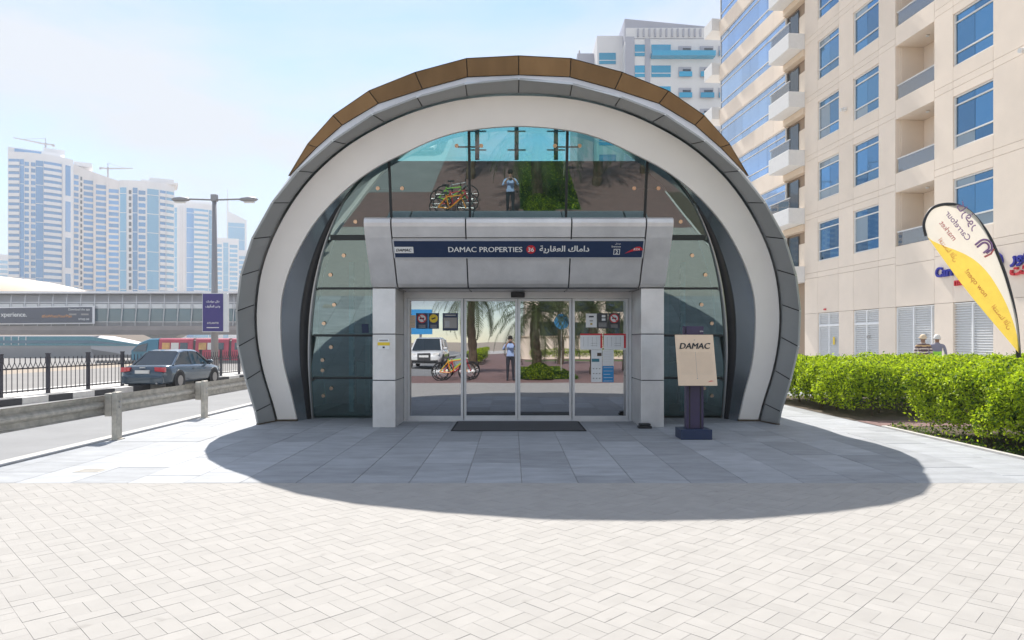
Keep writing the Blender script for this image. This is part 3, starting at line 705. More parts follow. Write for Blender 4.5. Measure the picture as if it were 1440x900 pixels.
# guardrail on the roadside
gr = thing('guardrail', (-6.1, 10.4, 0), 'galvanised steel crash barrier along the roadside kerb', 'guardrail')
wp = [(0, .68), (-.045, .66), (-.06, .625), (-.06, .595), (-.01, .555), (.0, .53), (-.01, .505), (-.06, .465), (-.06, .435), (-.045, .40), (0, .38)]
for y0, y1 in ((1.0, 24.0),):
    e_ = .006 * (int(y0) % 2)
    rows = [[Vector((-6.23 + e_ + x * 1.1, y, z)) for x, z in wp] + [Vector((-6.225 + e_ + x * 1.1, y, z)) for x, z in reversed(wp)] for y in (y0, y1)]
    MB().loft(rows, closed=True, cap=True).build('rail', 'galv', gr)
for y in (4.3, 7.4, 10.47, 13.45, 16.5, 19.5, 22.5):
    p = box('post', (-6.10, y - .075, -.02), (-6.02, y + .075, .73), 'galv', gr, bevel=.008)
    box('spacer', (-6.21, y - .07, .36), (-6.105, y + .07, .71), 'galv', p, bevel=.006)
    for z in (.5, .58): disc('bolt', (-6.02, y, z), .016, (1, 0, 0), .012, 'rim', p, 8)
    box('foot_plate', (-6.13, y - .1, .0), (-5.99, y + .1, .014), 'galv', p)

# railing on the far side of the road
fn = thing('railing', (-15.1, 21.8, -.14), 'dark metal railing with forked bars on the far side of the road', 'railing', rz=RZ)
post = MB().box((-.045, -.045, 0), (.045, .045, 1.24)).box((-.055, -.055, 1.24), (.055, .055, 1.28)).mesh('post', 'fence')
picket = MB().tube([(0, 0, .1), (0, 0, .82), (0, .10, 1.0), (0, .10, 1.16)], .013, 5).tube([(0, 0, .82), (0, -.10, 1.0), (0, -.10, 1.16)], .011, 5).mesh('picket', 'fence')
railm = MB().box((-.02, 0, 0), (.02, 1.84, .04)).mesh('rail', 'fence')
for i in range(-9, 25):
    put('post', post, fn, (.3, i * 1.85, 0)); 
    for z in (.12, .80): put('rail', railm, fn, (.3, i * 1.85, z))
    if -6 <= i <= 22:
        for k in range(1, 9): put('picket', picket, fn, (.3, i * 1.85 + k * 1.85 / 9, 0))

# street lamp with two arms and a banner box
lp = thing('street_lamp', (-19.6, 45, -1.6), 'grey double arm street lamp with a blue banner box', 'street lamp')
MB().tube([(-19.6, 45, -1.6), (-19.6, 45, 4), (-19.62, 45, 11.15)], [.24, .21, .13], 14).build('pole', 'lamp_grey', lp, smooth=True)
box('cap', (-19.82, 44.85, 10.75), (-19.42, 45.15, 11.2), 'lamp_grey', lp, bevel=.03)
for s in (-1, 1):
    MB().tube([(-19.6, 45, 10.85), (-19.6 + s * 1.7, 45, 10.9)], .06, 8).build('arm', 'lamp_grey', lp)
    hd = MB(); x0 = -19.6 + s * 1.6
    hd.loft([[Vector((x0 + s * t * 1.25, 45 + .2 * r_ * math.cos(a), 10.88 + .15 * r_ * math.sin(a))) for a in np.linspace(0, 2 * math.pi, 12, endpoint=False)] for t, r_ in ((0, .3), (.15, .8), (.5, 1.2), (.85, .9), (1, .2))], closed=True, cap=True)
    h_ = hd.build('lamp_head', 'lamp_grey', lp, smooth=True); box('lamp_glass', (x0 + s * .35, 44.88, 10.66), (x0 + s * 1.0, 45.12, 10.72), 'offwhite', h_)
bn = thing('banner_box', (-19.5, 44.5, 2.15), 'blue advertising banner box with white lettering fixed to the street lamp', 'banner')
box('box', (-20.22, 44.55, 2.13), (-18.55, 44.78, 4.68), 'alu', bn, bevel=.02); box('face', (-20.17, 44.52, 2.18), (-18.85, 44.549, 4.63), 'lamp_blue', bn)
c = Vector((-19.51, 44.515, 3.95)); text('lettering', ('دلل حواسك', .02, 0), 'white', bn, c + UZ * .16, UX, UZ, width=.85); text('lettering', ('وغير المألوف', .02, 0), 'white', bn, c - UZ * .14, UX, UZ, width=.95)
text('lettering', ('ATLANTIS', .01, 0), 'offwhite', bn, (-19.51, 44.515, 2.72), UX, UZ, width=.75); plate('text_line', Vector((-19.51, 44.515, 2.42)), UX, UZ, .8, .05, 'offwhite', bn, .002)

# ------------------------------------------------------------------ cars
def car(name, label, loc, rz, paint, suv=False):
    t = thing(name, loc, label, 'car', rz=rz); Ln, W_, H_ = (4.95, 1.95, 1.74) if suv else (4.6, 1.80, 1.46)
    hl = Ln / 2; gz = .30 if suv else .22; belt = .60 * H_ if suv else .62 * H_
    st_ = [(-hl, .74, .5), (-hl + .08, .90, .92), (-hl + .5, .98, 1.0), (-hl * .45, 1, 1.02), (0, 1, 1.0), (hl * .45, 1, .98), (hl - .75, .97, .9), (hl - .25, .90, .80), (hl - .04, .78, .62), (hl, .66, .5)]
    rows = []
    for x, wf_, hf in st_:
        hw = W_ / 2 * wf_; zt = gz + (belt - gz) * hf; zm = gz + (zt - gz) * .55
        rows.append([(x, -hw * .8, zt), (x, -hw * .93, zt - .04), (x, -hw, zm), (x, -hw * .97, gz + .08), (x, -hw * .85, gz), (x, hw * .85, gz), (x, hw * .97, gz + .08), (x, hw, zm), (x, hw * .93, zt - .04), (x, hw * .8, zt)])
    MB().loft(rows, closed=True, cap=True).build('body', paint, t, smooth=True, recalc=True)
    zb = belt - .03
    if suv: cab = [(-hl + .12, .84, 0), (-hl + .42, .74, .93), (-.9, .74, 1), (.15, .74, 1.0), (.65, .74, .9), (1.35, .84, .0)]
    else: cab = [(-hl + .66, .80, 0.02), (-.95, .70, .90), (-.5, .68, 1), (.1, .68, 1), (.45, .70, .93), (1.25, .82, .0)]
    top = H_ - zb; rows = []
    for x, wf_, hf in cab:
        hw = W_ / 2 * wf_; z = zb + top * hf; b_ = W_ / 2 * .86
        rows.append([(x, -b_, zb), (x, -hw * .98 if hf > .5 else -b_ * .98, max(z - .07, zb)), (x, -hw * .86, z), (x, hw * .86, z), (x, hw * .98 if hf > .5 else b_ * .98, max(z - .07, zb)), (x, b_, zb)])
    cb = MB().loft(rows).build('cabin_glass', 'car_glass', t, smooth=False, recalc=True)
    rf_ = [r for r, cfg in zip(rows, cab) if cfg[2] > .85]
    MB().loft([[Vector(p) + Vector((0, 0, .012)) for p in r[1:5]] for r in rf_]).build('roof', paint, t, smooth=True)
    for s in (0, 1):
        pl = lambda i: Vector(rows[i][1 if s == 0 else 4]); lo2 = lambda i: Vector(rows[i][0 if s == 0 else 5])
        for a, b in ((lo2(0), pl(1)), (lo2(5), pl(4)), ((lo2(2) + lo2(3)) / 2, (pl(2) + pl(3)) / 2)): MB().tube([a, b], .045, 6).build('pillar', paint, t)
        sg = -1 if s == 0 else 1
        mz = MB().loft([[Vector((.95 + .07 * math.cos(a) * r_, sg * (W_ / 2 * .9 + d), zb + .1 + .07 * math.sin(a) * r_)) for a in np.linspace(0, 6.283, 8, endpoint=False)] for d, r_ in ((0, .3), (.04, 1), (.2, 1), (.24, .5))], closed=True, cap=True); mz.build('side_mirror', paint, t, smooth=True, recalc=True)
        lt = MB().prism([(-hl - .012 + .0, sg * W_ * .26, belt - .20), (-hl + .02, sg * W_ * .455, belt - .24), (-hl + .03, sg * W_ * .455, belt - .07), (-hl - .008, sg * W_ * .25, belt - .06)], (.10, 0, 0)); lt.build('tail_light', 'tail', t, recalc=True)
        MB().prism([(hl - .10, sg * W_ * .25, belt - .30), (hl - .16, sg * W_ * .41, belt - .27), (hl - .22, sg * W_ * .42, belt - .15), (hl - .12, sg * W_ * .25, belt - .2)], (.09, 0, 0)).build('headlight', 'offwhite', t, recalc=True)
        for x in (-hl + .95, hl - .92):
            r_ = .36 if suv else .325; y = sg * (W_ / 2 - .10)
            disc('wheel_arch', (x, sg * (W_ / 2 - .035), r_ + .02), r_ * 1.16, (0, sg, 0), .034, 'black', t, 24)
            wh = MB().tube([(x, y - .1, r_), (x, y - .085, r_), (x, y + .085, r_), (x, y + .1, r_)], [r_ * .92, r_, r_, r_ * .92], 24).build('wheel', 'rubber', t, smooth=False)
            wh.location.y += sg * .012
            disc('rim', (x, y + sg * .10, r_), r_ * .58, (0, sg, 0), .008, 'text_grey', wh, 16)
        for x in (-.35, .62): box('door_handle', (x, sg * (W_ / 2 - .01), belt - .17), (x + .18, sg * (W_ / 2 + .018), belt - .14), paint, t)
    box('number_plate', (-hl - .02, -.26, belt - .29), (-hl + .05, .26, belt - .17), 'offwhite', t); box('trunk_badge', (-hl - .004, -.10, belt - .09), (-hl + .05, .10, belt - .06), 'trim', t)
    box('bumper', (-hl - .035, -W_ * .43, gz + .02), (-hl + .25, W_ * .43, gz + .30), paint, t, bevel=.04); box('bumper', (hl - .2, -W_ * .38, gz + .02), (hl + .02, W_ * .38, gz + .2), 'black' if suv else paint, t, bevel=.04)
    if suv: box('grille', (hl - .06, -.36, gz + .14), (hl + .035, .36, belt - .18), 'dark_grey', t, bevel=.03); box('number_plate', (hl + .036, -.26, gz + .34), (hl + .045, .26, gz + .45), 'white', t)
    MB().tube([(-hl - .05, -.55, gz + .04), (-hl + .15, -.55, gz + .04)], .035, 8).build('exhaust', 'rim', t)
    return t
car('sedan', 'dark blue saloon car driving away along the road behind the crash barrier', (-13.3, 27.0, -.27), R(90) + RZ * .5, 'car_paint')

# ------------------------------------------------------------------ tram, footbridge, station roof
tr = thing('tram', (-46, 100, -1.6), 'red tram with teal nose running beyond the railing', 'tram')
def tsec(x, sy, zt, zb=-1.2): return [(x, 100 - 1.3 * sy, zb), (x, 100 - 1.32 * sy, .2), (x, 100 - 1.1 * sy, zt - .15), (x, 100 - .7 * sy, zt), (x, 100 + .7 * sy, zt), (x, 100 + 1.1 * sy, zt - .15), (x, 100 + 1.32 * sy, .2), (x, 100 + 1.3 * sy, zb)]
MB().loft([tsec(-55.2, .75, .3), tsec(-54.2, .9, 1.35), tsec(-52.6, 1, 1.95), tsec(-51.2, 1, 2.0)], closed=True, cap=True).build('nose', 'tram_teal', tr, recalc=True)
MB().prism([(-54.9, 98.62, .1), (-52.9, 98.62, .1), (-52.7, 98.75, 1.3), (-54.1, 98.75, .95)], (0, -.03, 0)).build('windscreen', 'car_glass', tr, recalc=True)
for a, b in ((-51.1, -46.2), (-45.8, -41.0), (-40.6, -35.6), (-35.2, -28)):
    seg_ = MB().loft([tsec(a, 1, 2.0), tsec(b, 1, 2.0)], closed=True, cap=True).build('carriage', 'tram_red', tr, recalc=True)
    MB().loft([tsec(b, .85, 1.8), tsec(b + .4, .85, 1.8)], closed=True, cap=True).build('gangway', 'dark_grey', tr)
    for k in range(3):
        x = a + .5 + k * (b - a - 1) / 3; MB().prism([(x, 98.66, .35), (x + 1.1, 98.66, .35), (x + 1.1, 98.76, 1.35), (x, 98.76, 1.35)], (0, -.03, 0)).build('window', ['tram_art', 'offwhite', 'car_glass'][(k + int(a)) % 3], seg_, recalc=True)
box('track_bed', (-60, 98.4, -1.6), (-25, 101.6, -1.2), 'highway', tr)

br = thing('footbridge', (-90, 150, -1.6), 'long grey elevated footbridge with ribbed glazed side', 'footbridge')
def bsec(x): return [(x, 149.2, 3.5), (x, 147.6, 4.2), (x, 147.0, 5.6), (x, 146.9, 7.2), (x, 147.3, 9.8), (x, 148.6, 11.6), (x, 150.5, 12.2), (x, 153, 11.6), (x, 154, 7), (x, 152, 3.5)]
MB().loft([bsec(-150), bsec(-24)], closed=True, cap=True).build('deck_tube', 'bridge', br)
MB().loft([[(x, 147.1, 3.0), (x, 146.75, 4.0), (x, 146.75, 4.9), (x, 147.6, 4.9)] for x in (-150, -24)]).build('lower_cladding', 'bridge_low', br)
box('roof_edge', (-150, 146.6, 11.9), (-24, 150.6, 12.35), 'tower_white', br)
gp_ = MB().box((0, 146.80, 5.9), (2.9, 146.95, 8.6)).mesh('glazing_panel', 'bridge_glass'); up_ = MB().box((0, 146.84, 8.75), (2.9, 147.1, 9.6)).mesh('upper_panel', 'alu')
rb_ = MB().tube([(0, 146.7, 4.9), (.2, 146.5, 6.5), (.35, 146.6, 9), (.1, 147.1, 11), (-.4, 148.2, 12.3)], .09, 5).mesh('rib', 'alu'); hr_ = MB().box((0, 146.72, 0), (3, 146.85, .12)).mesh('cross_rail', 'alu')
for i in range(40):
    x = -147 + i * 3 - br.location.x
    dl = Vector((x, -150, 1.6)) 
    put('rib', rb_, br, dl); 
    if x + br.location.x > -92: put('glazing_panel', gp_, br, dl)
    put('upper_panel', up_, br, dl)
    for z in (5.7, 8.65, 9.9): put('cross_rail', hr_, br, dl + UZ * z)
for x in (-128, -76, -40): MB().loft([[(x - 1.2, 149, -1.6), (x + 1.2, 149, -1.6), (x + 1.2, 151.5, -1.6), (x - 1.2, 151.5, -1.6)], [(x - 1.2, 149, 1.6), (x + 1.2, 149, 1.6), (x + 1.2, 151.5, 1.6), (x - 1.2, 151.5, 1.6)], [(x - 5, 147.6, 3.6), (x + 5, 147.6, 3.6), (x + 5, 152, 3.6), (x - 5, 152, 3.6)]], closed=True, cap=True).build('pier', 'kerb', br)
ba = thing('bridge_banner', (-110, 146.3, 5), 'long dark advertising banner with white and orange lettering on the footbridge', 'banner')
MB().prism([(-150, 146.2, 4.9), (-89.4, 146.2, 5.35), (-89.4, 146.2, 9.2), (-150, 146.2, 8.4)], (0, .15, 0)).build('frame', 'tower_white', ba, recalc=True)
MB().prism([(-150, 146.1, 5.15), (-89.9, 146.1, 5.6), (-89.9, 146.1, 8.95), (-150, 146.1, 8.15)], (0, .09, 0)).build('panel', 'banner_dark', ba, recalc=True)
text('lettering', ('xperience.', .02, 0), 'white', ba, (-106.6, 146.05, 7.15), UX, UZ, width=5.6); text('lettering', ('#SoWhatsYourPlan', .006, 0), 'orange', ba, (-97.4, 146.05, 6.95), UX, UZ, width=6.4)
text('lettering', ('Download the app', .006, 0), 'white', ba, (-92.6, 146.05, 8.35), UX, UZ, width=4.6); text('lettering', ('smap.ae', .006, 0), 'white', ba, (-91.6, 146.05, 6.25), UX, UZ, width=2.3)
for x in (-94, -91.4): plate('store_badge', Vector((x, 146.06, 7.35)), UX, UZ, 1.6, .35, 'text_grey', ba, .01)
pod = thing('bridge_stair_pod', (-92, 135, -1.6), 'pointed teal glazed pod below the footbridge', 'station pod')
def psec(x, s): return [(x, 134, 2.7 + .1 * s), (x, 131.5, 2.6), (x, 130.6, 1.6), (x, 130.6 + .2, .3), (x, 131.5, -1.6), (x, 139, -1.6), (x, 139, 2.6)]
MB().loft([psec(-104, 0), psec(-80.5, 0)], closed=True, cap=True).build('hull', 'bridge', pod, recalc=True)
MB().loft([[(-80.5, 133.5, 2.7), (-80.5, 130.5, 1.55), (-80.5, 130.5, .1), (-80.5, 132, -1.6), (-80.5, 138.5, -1.6), (-80.5, 138.5, 2.6)], [(-71.5, 134.5, .95), (-71.5, 133, .75), (-71.5, 133, .2), (-71.5, 133, -1.6), (-71.5, 136, -1.6), (-71.5, 136, .9)]], closed=True, cap=True).build('nose', 'bridge', pod, recalc=True)
MB().loft([[(-98, 130.3, 2.45), (-80.5, 130.3, 2.5), (-72.2, 132.8, .95)], [(-98, 130.25, .75), (-80.5, 130.25, .75), (-72.0, 132.75, .65)]]).build('glazing', 'teal', pod)
MB().loft([[(-98, 130.2, 1.75), (-80.5, 130.2, 1.75), (-73, 132.6, .95)], [(-98, 130.15, 1.2), (-80.5, 130.15, 1.2), (-72.5, 132.6, .8)]]).build('dark_glazing', 'bridge_glass', pod)
for i in range(9): box('frame_bar', (-104 + i * 1.4, 130.2, .9), (-103.85 + i * 1.4, 130.45, 2.5), 'alu', pod)
for i in range(6): box('barrier', (-50.5 + 0, 20 + i * 22, -1.6), (-50.1, 41.8 + i * 22, -.75), 'kerb_white', None) if False else None
rs = thing('station_roof', (-165, 210, -1.6), 'large sand coloured curved station roof beyond the footbridge', 'station roof')
rows = []
for i in range(15):
    a = i / 14 * math.pi / 2
    rows.append([(-175 + 66 * math.cos(a) * math.cos(b), 215 + 30 * math.cos(a) * math.sin(b), -1.6 + 24.2 * math.sin(a)) for b in np.linspace(0, 2 * math.pi, 48, endpoint=False)])
MB().loft(rows, closed=True).build('roof_shell', 'shell_sand', rs, smooth=True)
for k in (3, 5, 7): MB().tube([rows[k][j] for j in range(24, 49) if j < 48], .12, 4).build('roof_seam', 'stone_trim', rs)

# ------------------------------------------------------------------ towers far away on the left
def tower(name, label, D, xa, xb, ytop, strips, bulge=0., wall='tower_white', depth=22, fl=3.4, ztop=None, slope=0., group=None):
    xm = (xa + xb) / 2 - 720; th = math.atan(xm / 960); cs = math.cos(th); k = D / 960 * cs
    H_ = 1.5 + (480.5 - ytop) * D / 960; hw = (xb - xa) / 2 * k
    t = thing(name, (xm * D / 960, D, -1.6), label, 'tower', group, rz=-th)
    def yo(x): return -bulge * (1 - (x / hw) ** 2)
    def X(px): return (px - (xa + xb) / 2) * k
    xs = np.linspace(-hw, hw, 13)
    fr_ = [(x, yo(x)) for x in xs]; plan = fr_ + [(hw, depth), (-hw, depth)]
    zt = lambda x: H_ + 1.6 - slope * (x + hw) / (2 * hw)
    MB().loft([[(x, y, 0) for x, y in plan], [(x, y, zt(x)) for x, y in plan]], closed=True, cap=True).build('wall', wall, t, recalc=True)
    def slabm(nm, m, x0, x1, z0, z1, pr):
        q = np.linspace(x0, x1, 5); fa = [(x, yo(x) - pr) for x in q]; bk = [(x, yo(x) + .3) for x in q[::-1]]
        return MB().loft([[(x, y, z0) for x, y in fa + bk], [(x, y, z1) for x, y in fa + bk]], closed=True, cap=True).mesh(nm, m)
    for px0, px1, kind, mm in strips:
        x0, x1 = X(px0), X(px1); top = min(zt(x0), zt(x1)) - 4
        zs = np.arange(top - fl, max(12, top - fl * 36), -fl)
        if kind == 'glass':
            put('glass_strip', slabm('glass_strip', mm, x0, x1, 6, top, .25), t)
            ln = slabm('floor_line', 'tower_white', x0, x1, 0, .35, .32)
            for z in zs[::3]: put('floor_line', ln, t, (0, 0, z))
        elif kind == 'bands':
            put('glass_strip', slabm('glass_strip', mm, x0, x1, 6, top, .2), t)
            ln = slabm('balcony_band', 'tower_white', x0, x1, 0, fl * .52, 1.1)
            for z in zs: put('balcony_band', ln, t, (0, 0, z))
        elif kind == 'windows':
            ln = slabm('window', mm, x0, x1, 0, fl * .62, .12)
            for z in zs: put('window', ln, t, (0, 0, z))
        elif kind == 'panels':
            ln = slabm('window_panel', mm, x0, x1, 0, fl * 5.0, .15)
            for z in zs[4::6]: put('window_panel', ln, t, (0, 0, z))
        elif kind == 'pier':
            put('pier', slabm('pier', mm, x0, x1, 3, top + 1.5, .9), t)
    return t, H_, k
def roof_box(t, x0, x1, z0, z1, m='tower_white', y0=3, y1=14): box('roof_house', (x0, y0, z0), (x1, y1, z1), m, t)
t1, h1, k1 = tower('tower', 'tall white and blue tower with curved banded front and a crane on top', 380, 12, 104, 219, [(13, 28, 'bands', 'tower_glass'), (28.5, 34, 'glass', 'tower_glass'), (35, 41, 'windows', 'tower_glass'), (41, 43.5, 'pier', 'tower_white'), (44, 50, 'windows', 'tower_glass'), (50.5, 61, 'glass', 'tower_glass'), (61.5, 87, 'bands', 'tower_glass'), (88, 91.5, 'pier', 'tower_white'), (92.5, 100, 'panels', 'tower_glass')], bulge=5)
roof_box(t1, -15, 9, h1 + 1.6, h1 + 4.2, y0=0); roof_box(t1, 1, 11, h1 + 4.2, h1 + 7); box('roof_glass', (-12, -.6, h1 + 1.7), (0, .0, h1 + 3.6), 'tower_glass', t1)
t2, h2, k2 = tower('tower', 'cream tower with three columns of blue windows beside the banded tower', 400, 104, 194, 236, [(105, 111, 'windows', 'tower_glass'), (113.5, 116, 'windows', 'win_dark'), (118, 131, 'windows', 'tower_glass'), (131.5, 134.5, 'pier', 'tower_cream'), (135, 149, 'windows', 'tower_glass'), (149.5, 152.5, 'pier', 'tower_cream'), (153, 167, 'windows', 'tower_glass'), (168, 173, 'pier', 'tower_cream')], bulge=-3, wall='tower_cream', slope=9)
roof_box(t2, -16, -7, h2 + 1.6, h2 + 4)
t3, h3, k3 = tower('tower', 'white tower with teal glass strips and stacked balconies on its rounded side', 370, 168, 246, 257, [(169.5, 178, 'glass', 'tower_teal'), (181.5, 185, 'windows', 'win_dark'), (187, 193.5, 'glass', 'tower_glass'), (195, 204.5, 'windows', 'tower_glass'), (207, 223, 'glass', 'tower_teal'), (225, 233, 'bands', 'tower_glass'), (234, 245, 'bands', 'tower_teal')], bulge=4)
roof_box(t3, 1, 13, h3 + 1.6, h3 + 4.4, y0=-1); roof_box(t3, -3, 15, h3 + 1.6, h3 + 2.8, y0=-2)
t4, h4, k4 = tower('tower', 'white tower with vertical fins, behind the street lamp', 470, 243, 299, 286, [(244, 249, 'glass', 'tower_teal'), (250.5, 252.5, 'pier', 'tower_white'), (254, 256, 'pier', 'tower_white'), (257.5, 260, 'pier', 'tower_white'), (262.5, 272.5, 'glass', 'tower_glass'), (273, 293, 'bands', 'tower_teal'), (294, 298, 'glass', 'tower_teal')], bulge=3)
roof_box(t4, -6, 12, h4 + 1.6, h4 + 4)
t5, h5, k5 = tower('tower', 'hazy tower with slanting roof and tall spire', 640, 319, 347, 297, [(321, 344, 'glass', 'tower_teal')], slope=8, fl=4, depth=30)
MB().tube([(-8, 6, h5), (-8, 6, h5 + 24)], [1.0, .15], 8).build('spire', 'tower_white', t5)
tower('tower', 'hazy stepped tower below the tower with the spire', 590, 303, 336, 335, [(305, 312, 'windows', 'tower_teal'), (314, 321, 'glass', 'tower_teal'), (323, 334, 'windows', 'tower_teal')], fl=4)
tower('tower', 'low hazy tower at the side of the banded tower', 640, -30, 13, 357, [(-28, -4, 'windows', 'tower_teal'), (0, 11, 'windows', 'tower_teal')], fl=4.5)
tower('tower', 'low hazy tower beside the entrance hood, beyond the footbridge', 640, 334, 362, 352, [(336, 346, 'windows', 'tower_teal'), (349, 360, 'windows', 'tower_teal')], fl=4.5)
def crane(parent_t, x, y, z, ln, ang, lab):
    base = parent_t.matrix_basis @ Vector((x, y, z)); c = thing('tower_crane', base, lab, 'crane', rz=ang)
    MB().tube([(0, 0, 0), (0, 0, 6.5)], .45, 4).build('mast', 'crane', c); MB().tube([(-4, 0, 5.6), (0, 0, 5.6), (ln, 0, 7.4)], [.5, .5, .25], 4).build('jib', 'crane', c)
    box('counterweight', (-4.4, -.5, 4.6), (-3.2, .5, 5.8), 'crane', c); MB().tube([(0, 0, 6.5), (0, 0, 9)], .2, 4).build('peak', 'crane', c); MB().tube([(0, 0, 9), (ln * .7, 0, 7)], .1, 4).build('tie', 'crane', c)
crane(t1, 2, 6, h1 + 4.2, 15, R(205), 'small tower crane on the roof of the banded tower')
crane(t2, 1, 6, h2 - 3.0, 13, R(30), 'small tower crane on the roof of the cream tower')
# ------------------------------------------------------------------ beige apartment building on the right (local: x along the front, y outwards, z up)
AB = math.atan2(1, -.094)
bl = thing('apartment_building', (20.04, 0, 0), 'beige stone apartment building with blue windows and recessed balconies', 'building', rz=AB)
SILL, PITCH, WH = 5.85, 3.27, 2.08; NF = 8
cols = [('pier', 15.0, 20.4), ('win', 20.4, 22.4), ('pier', 22.4, 25.2), ('win', 25.2, 27.2), ('pier', 27.2, 28.25), ('bal', 28.25, 30.7), ('pier', 30.7, 31.9), ('win', 31.9, 33.9), ('pier', 33.9, 35.15), ('win', 35.15, 37.15), ('pier', 37.15, 38.5)]
pm = {}
def panel(u0, u1, z0, z1, w0=-.25, w1=0., m='stone', name='cladding_panel', parent=None):
    g = .007; k = (round(u1 - u0, 3), round(z1 - z0, 3), w0, w1, m)
    if k not in pm: pm[k] = MB().box((g, w0, g), (u1 - u0 - g, w1, z1 - z0 - g)).mesh(name, m)
    return put(name, pm[k], parent or bl, (u0, 0, z0))
def window(u0, u1, z0, z1, m='win', rows=((0, .52), (.52, 1.72), (1.72, 1.0e9)), ncol=2, name='window'):
    ht = z1 - z0; wd = u1 - u0; f = .055
    mb = MB(); e = .0
    mb.box((u0, -.16, z0), (u1, -.06, z0 + f)); mb.box((u0, -.16, z1 - f), (u1, -.06, z1)); mb.box((u0, -.16, z0 + f), (u0 + f, -.06, z1 - f)); mb.box((u1 - f, -.16, z0 + f), (u1, -.06, z1 - f))
    zs = [z0 + f] + [z0 + r[0] for r in rows[1:]] + [z1 - f]
    for z in zs[1:-1]: mb.box((u0 + f, -.155, z - f / 2), (u1 - f, -.065, z + f / 2))
    o = mb.build(name, 'stone_white', bl)
    for a, b in zip(zs[:-1], zs[1:]):
        for c in range(ncol):
            x0 = u0 + f + (wd - 2 * f) * c / ncol; x1 = u0 + f + (wd - 2 * f) * (c + 1) / ncol
            k = ('pane', round(x1 - x0, 3), round(b - a, 3), m)
            if k not in pm: pm[k] = MB().box((.008, -.125, .0), (x1 - x0 - .008, -.115, b - a)).mesh('pane', m)
            if m == 'win' and random.random() < .14:
                kc = k[:3] + ('win_curtain',)
                if kc not in pm: pm[kc] = MB().box((.008, -.125, .0), (x1 - x0 - .008, -.115, b - a)).mesh('pane', 'win_curtain')
                k = kc
            q = put('pane', pm[k], o, (x0, 0, a)); q.rotation_euler = (random.uniform(-.004, .004), 0, random.uniform(-.006, .006))
    return o
def bandz(k): return SILL + PITCH * k - .86, SILL + PITCH * k - .57
TOP = SILL + PITCH * NF - .86
MB().box((15, -14, 3.0), (28.25, -.3, TOP)).box((30.7, -14, 3.0), (38.5, -.3, TOP)).box((38.5, -14, 0), (50.6, -.3, TOP)).box((28.25, -14, 0), (30.7, -1.35, TOP)).box((15, -14, 0), (28.25, -.5, 3.0)).box((30.7, -14, 0), (38.5, -.5, 3.0)).build('core', 'joint_brown', bl)
for kind, u0, u1 in cols:
    for k in range(NF):
        b0, b1 = bandz(k); n0 = bandz(k + 1)[0]; s = SILL + PITCH * k
        if kind == 'pier':
            panel(u0, u1, b0, b1); panel(u0, u1, b1, n0)
        elif kind == 'win':
            panel(u0, u1, b0, b1); panel(u0, u1, b1, s); panel(u0, u1, s + WH, n0)
            window(u0, u1, s, s + WH, 'win')
        else:
            panel(u0, u1, b0 - .1, s - .1, -1.35, 0., 'stone', 'balcony_slab')
            ceil = s + PITCH - .96
            box('balcony_side', (u0, -1.35, s - .1), (u0 + .04, -.25, ceil), 'stone', bl); box('balcony_side', (u1 - .04, -1.35, s - .1), (u1, -.25, ceil), 'stone', bl)
            box('balcony_back', (u0 + .05, -1.345, s - .1), (u1 - .05, -1.31, ceil), 'stone', bl)
            d = box('balcony_door', (u0 + .12, -1.305, s - .08), (u0 + 1.25, -1.26, s + 2.05), 'stone_white', bl)
            box('pane', (u0 + .2, -1.255, s), (u0 + 1.17, -1.25, s + 1.35), 'win_dark', d); box('pane', (u0 + .2, -1.255, s + 1.5), (u0 + 1.17, -1.25, s + 1.98), 'win_dark', d)
            rl = box('balcony_rail', (u0 + .05, -.10, s + .52), (u1 - .05, -.05, s + .57), 'stone_white', bl)
            MB().box((u0 + .05, -.085, s - .08), (u1 - .05, -.075, s + .52)).build('glass_panel', 'glass_rail', rl)
            disc('ceiling_lamp', (u0 + 1.2, -.6, ceil - .06), .07, (0, 0, 1), .05, 'stone_white', bl, 10)
    # ground floor
    if kind == 'pier': panel(u0, u1, 0, 3.05); panel(u0, u1, 3.05, bandz(0)[0])
    else: panel(u0, u1, 3.05, bandz(0)[0] if kind != 'bal' else bandz(0)[0] - .1)
cl = box('draped_cloth', (28.5, -.13, SILL + PITCH - .05), (29.5, -.10, SILL + PITCH + .42), 'pink', None); bpy.data.objects.remove(cl)
tw = thing('hanging_cloth', (20.04, 0, 0), 'pink cloth hanging inside a balcony rail of the beige building', 'cloth', rz=AB)
rows = [[(28.42 + 1.05 * i / 12, -.15 - .03 * math.sin(i * 1.7) - .02 * j, SILL + PITCH + .45 - .46 * j / 3 - .12 * (1 - i / 12)) for i in range(13)] for j in range(4)]
MB().loft(rows).loft([[(p[0], p[1] - .02, p[2]) for p in r] for r in rows]).build('cloth', 'pink', tw, smooth=True)
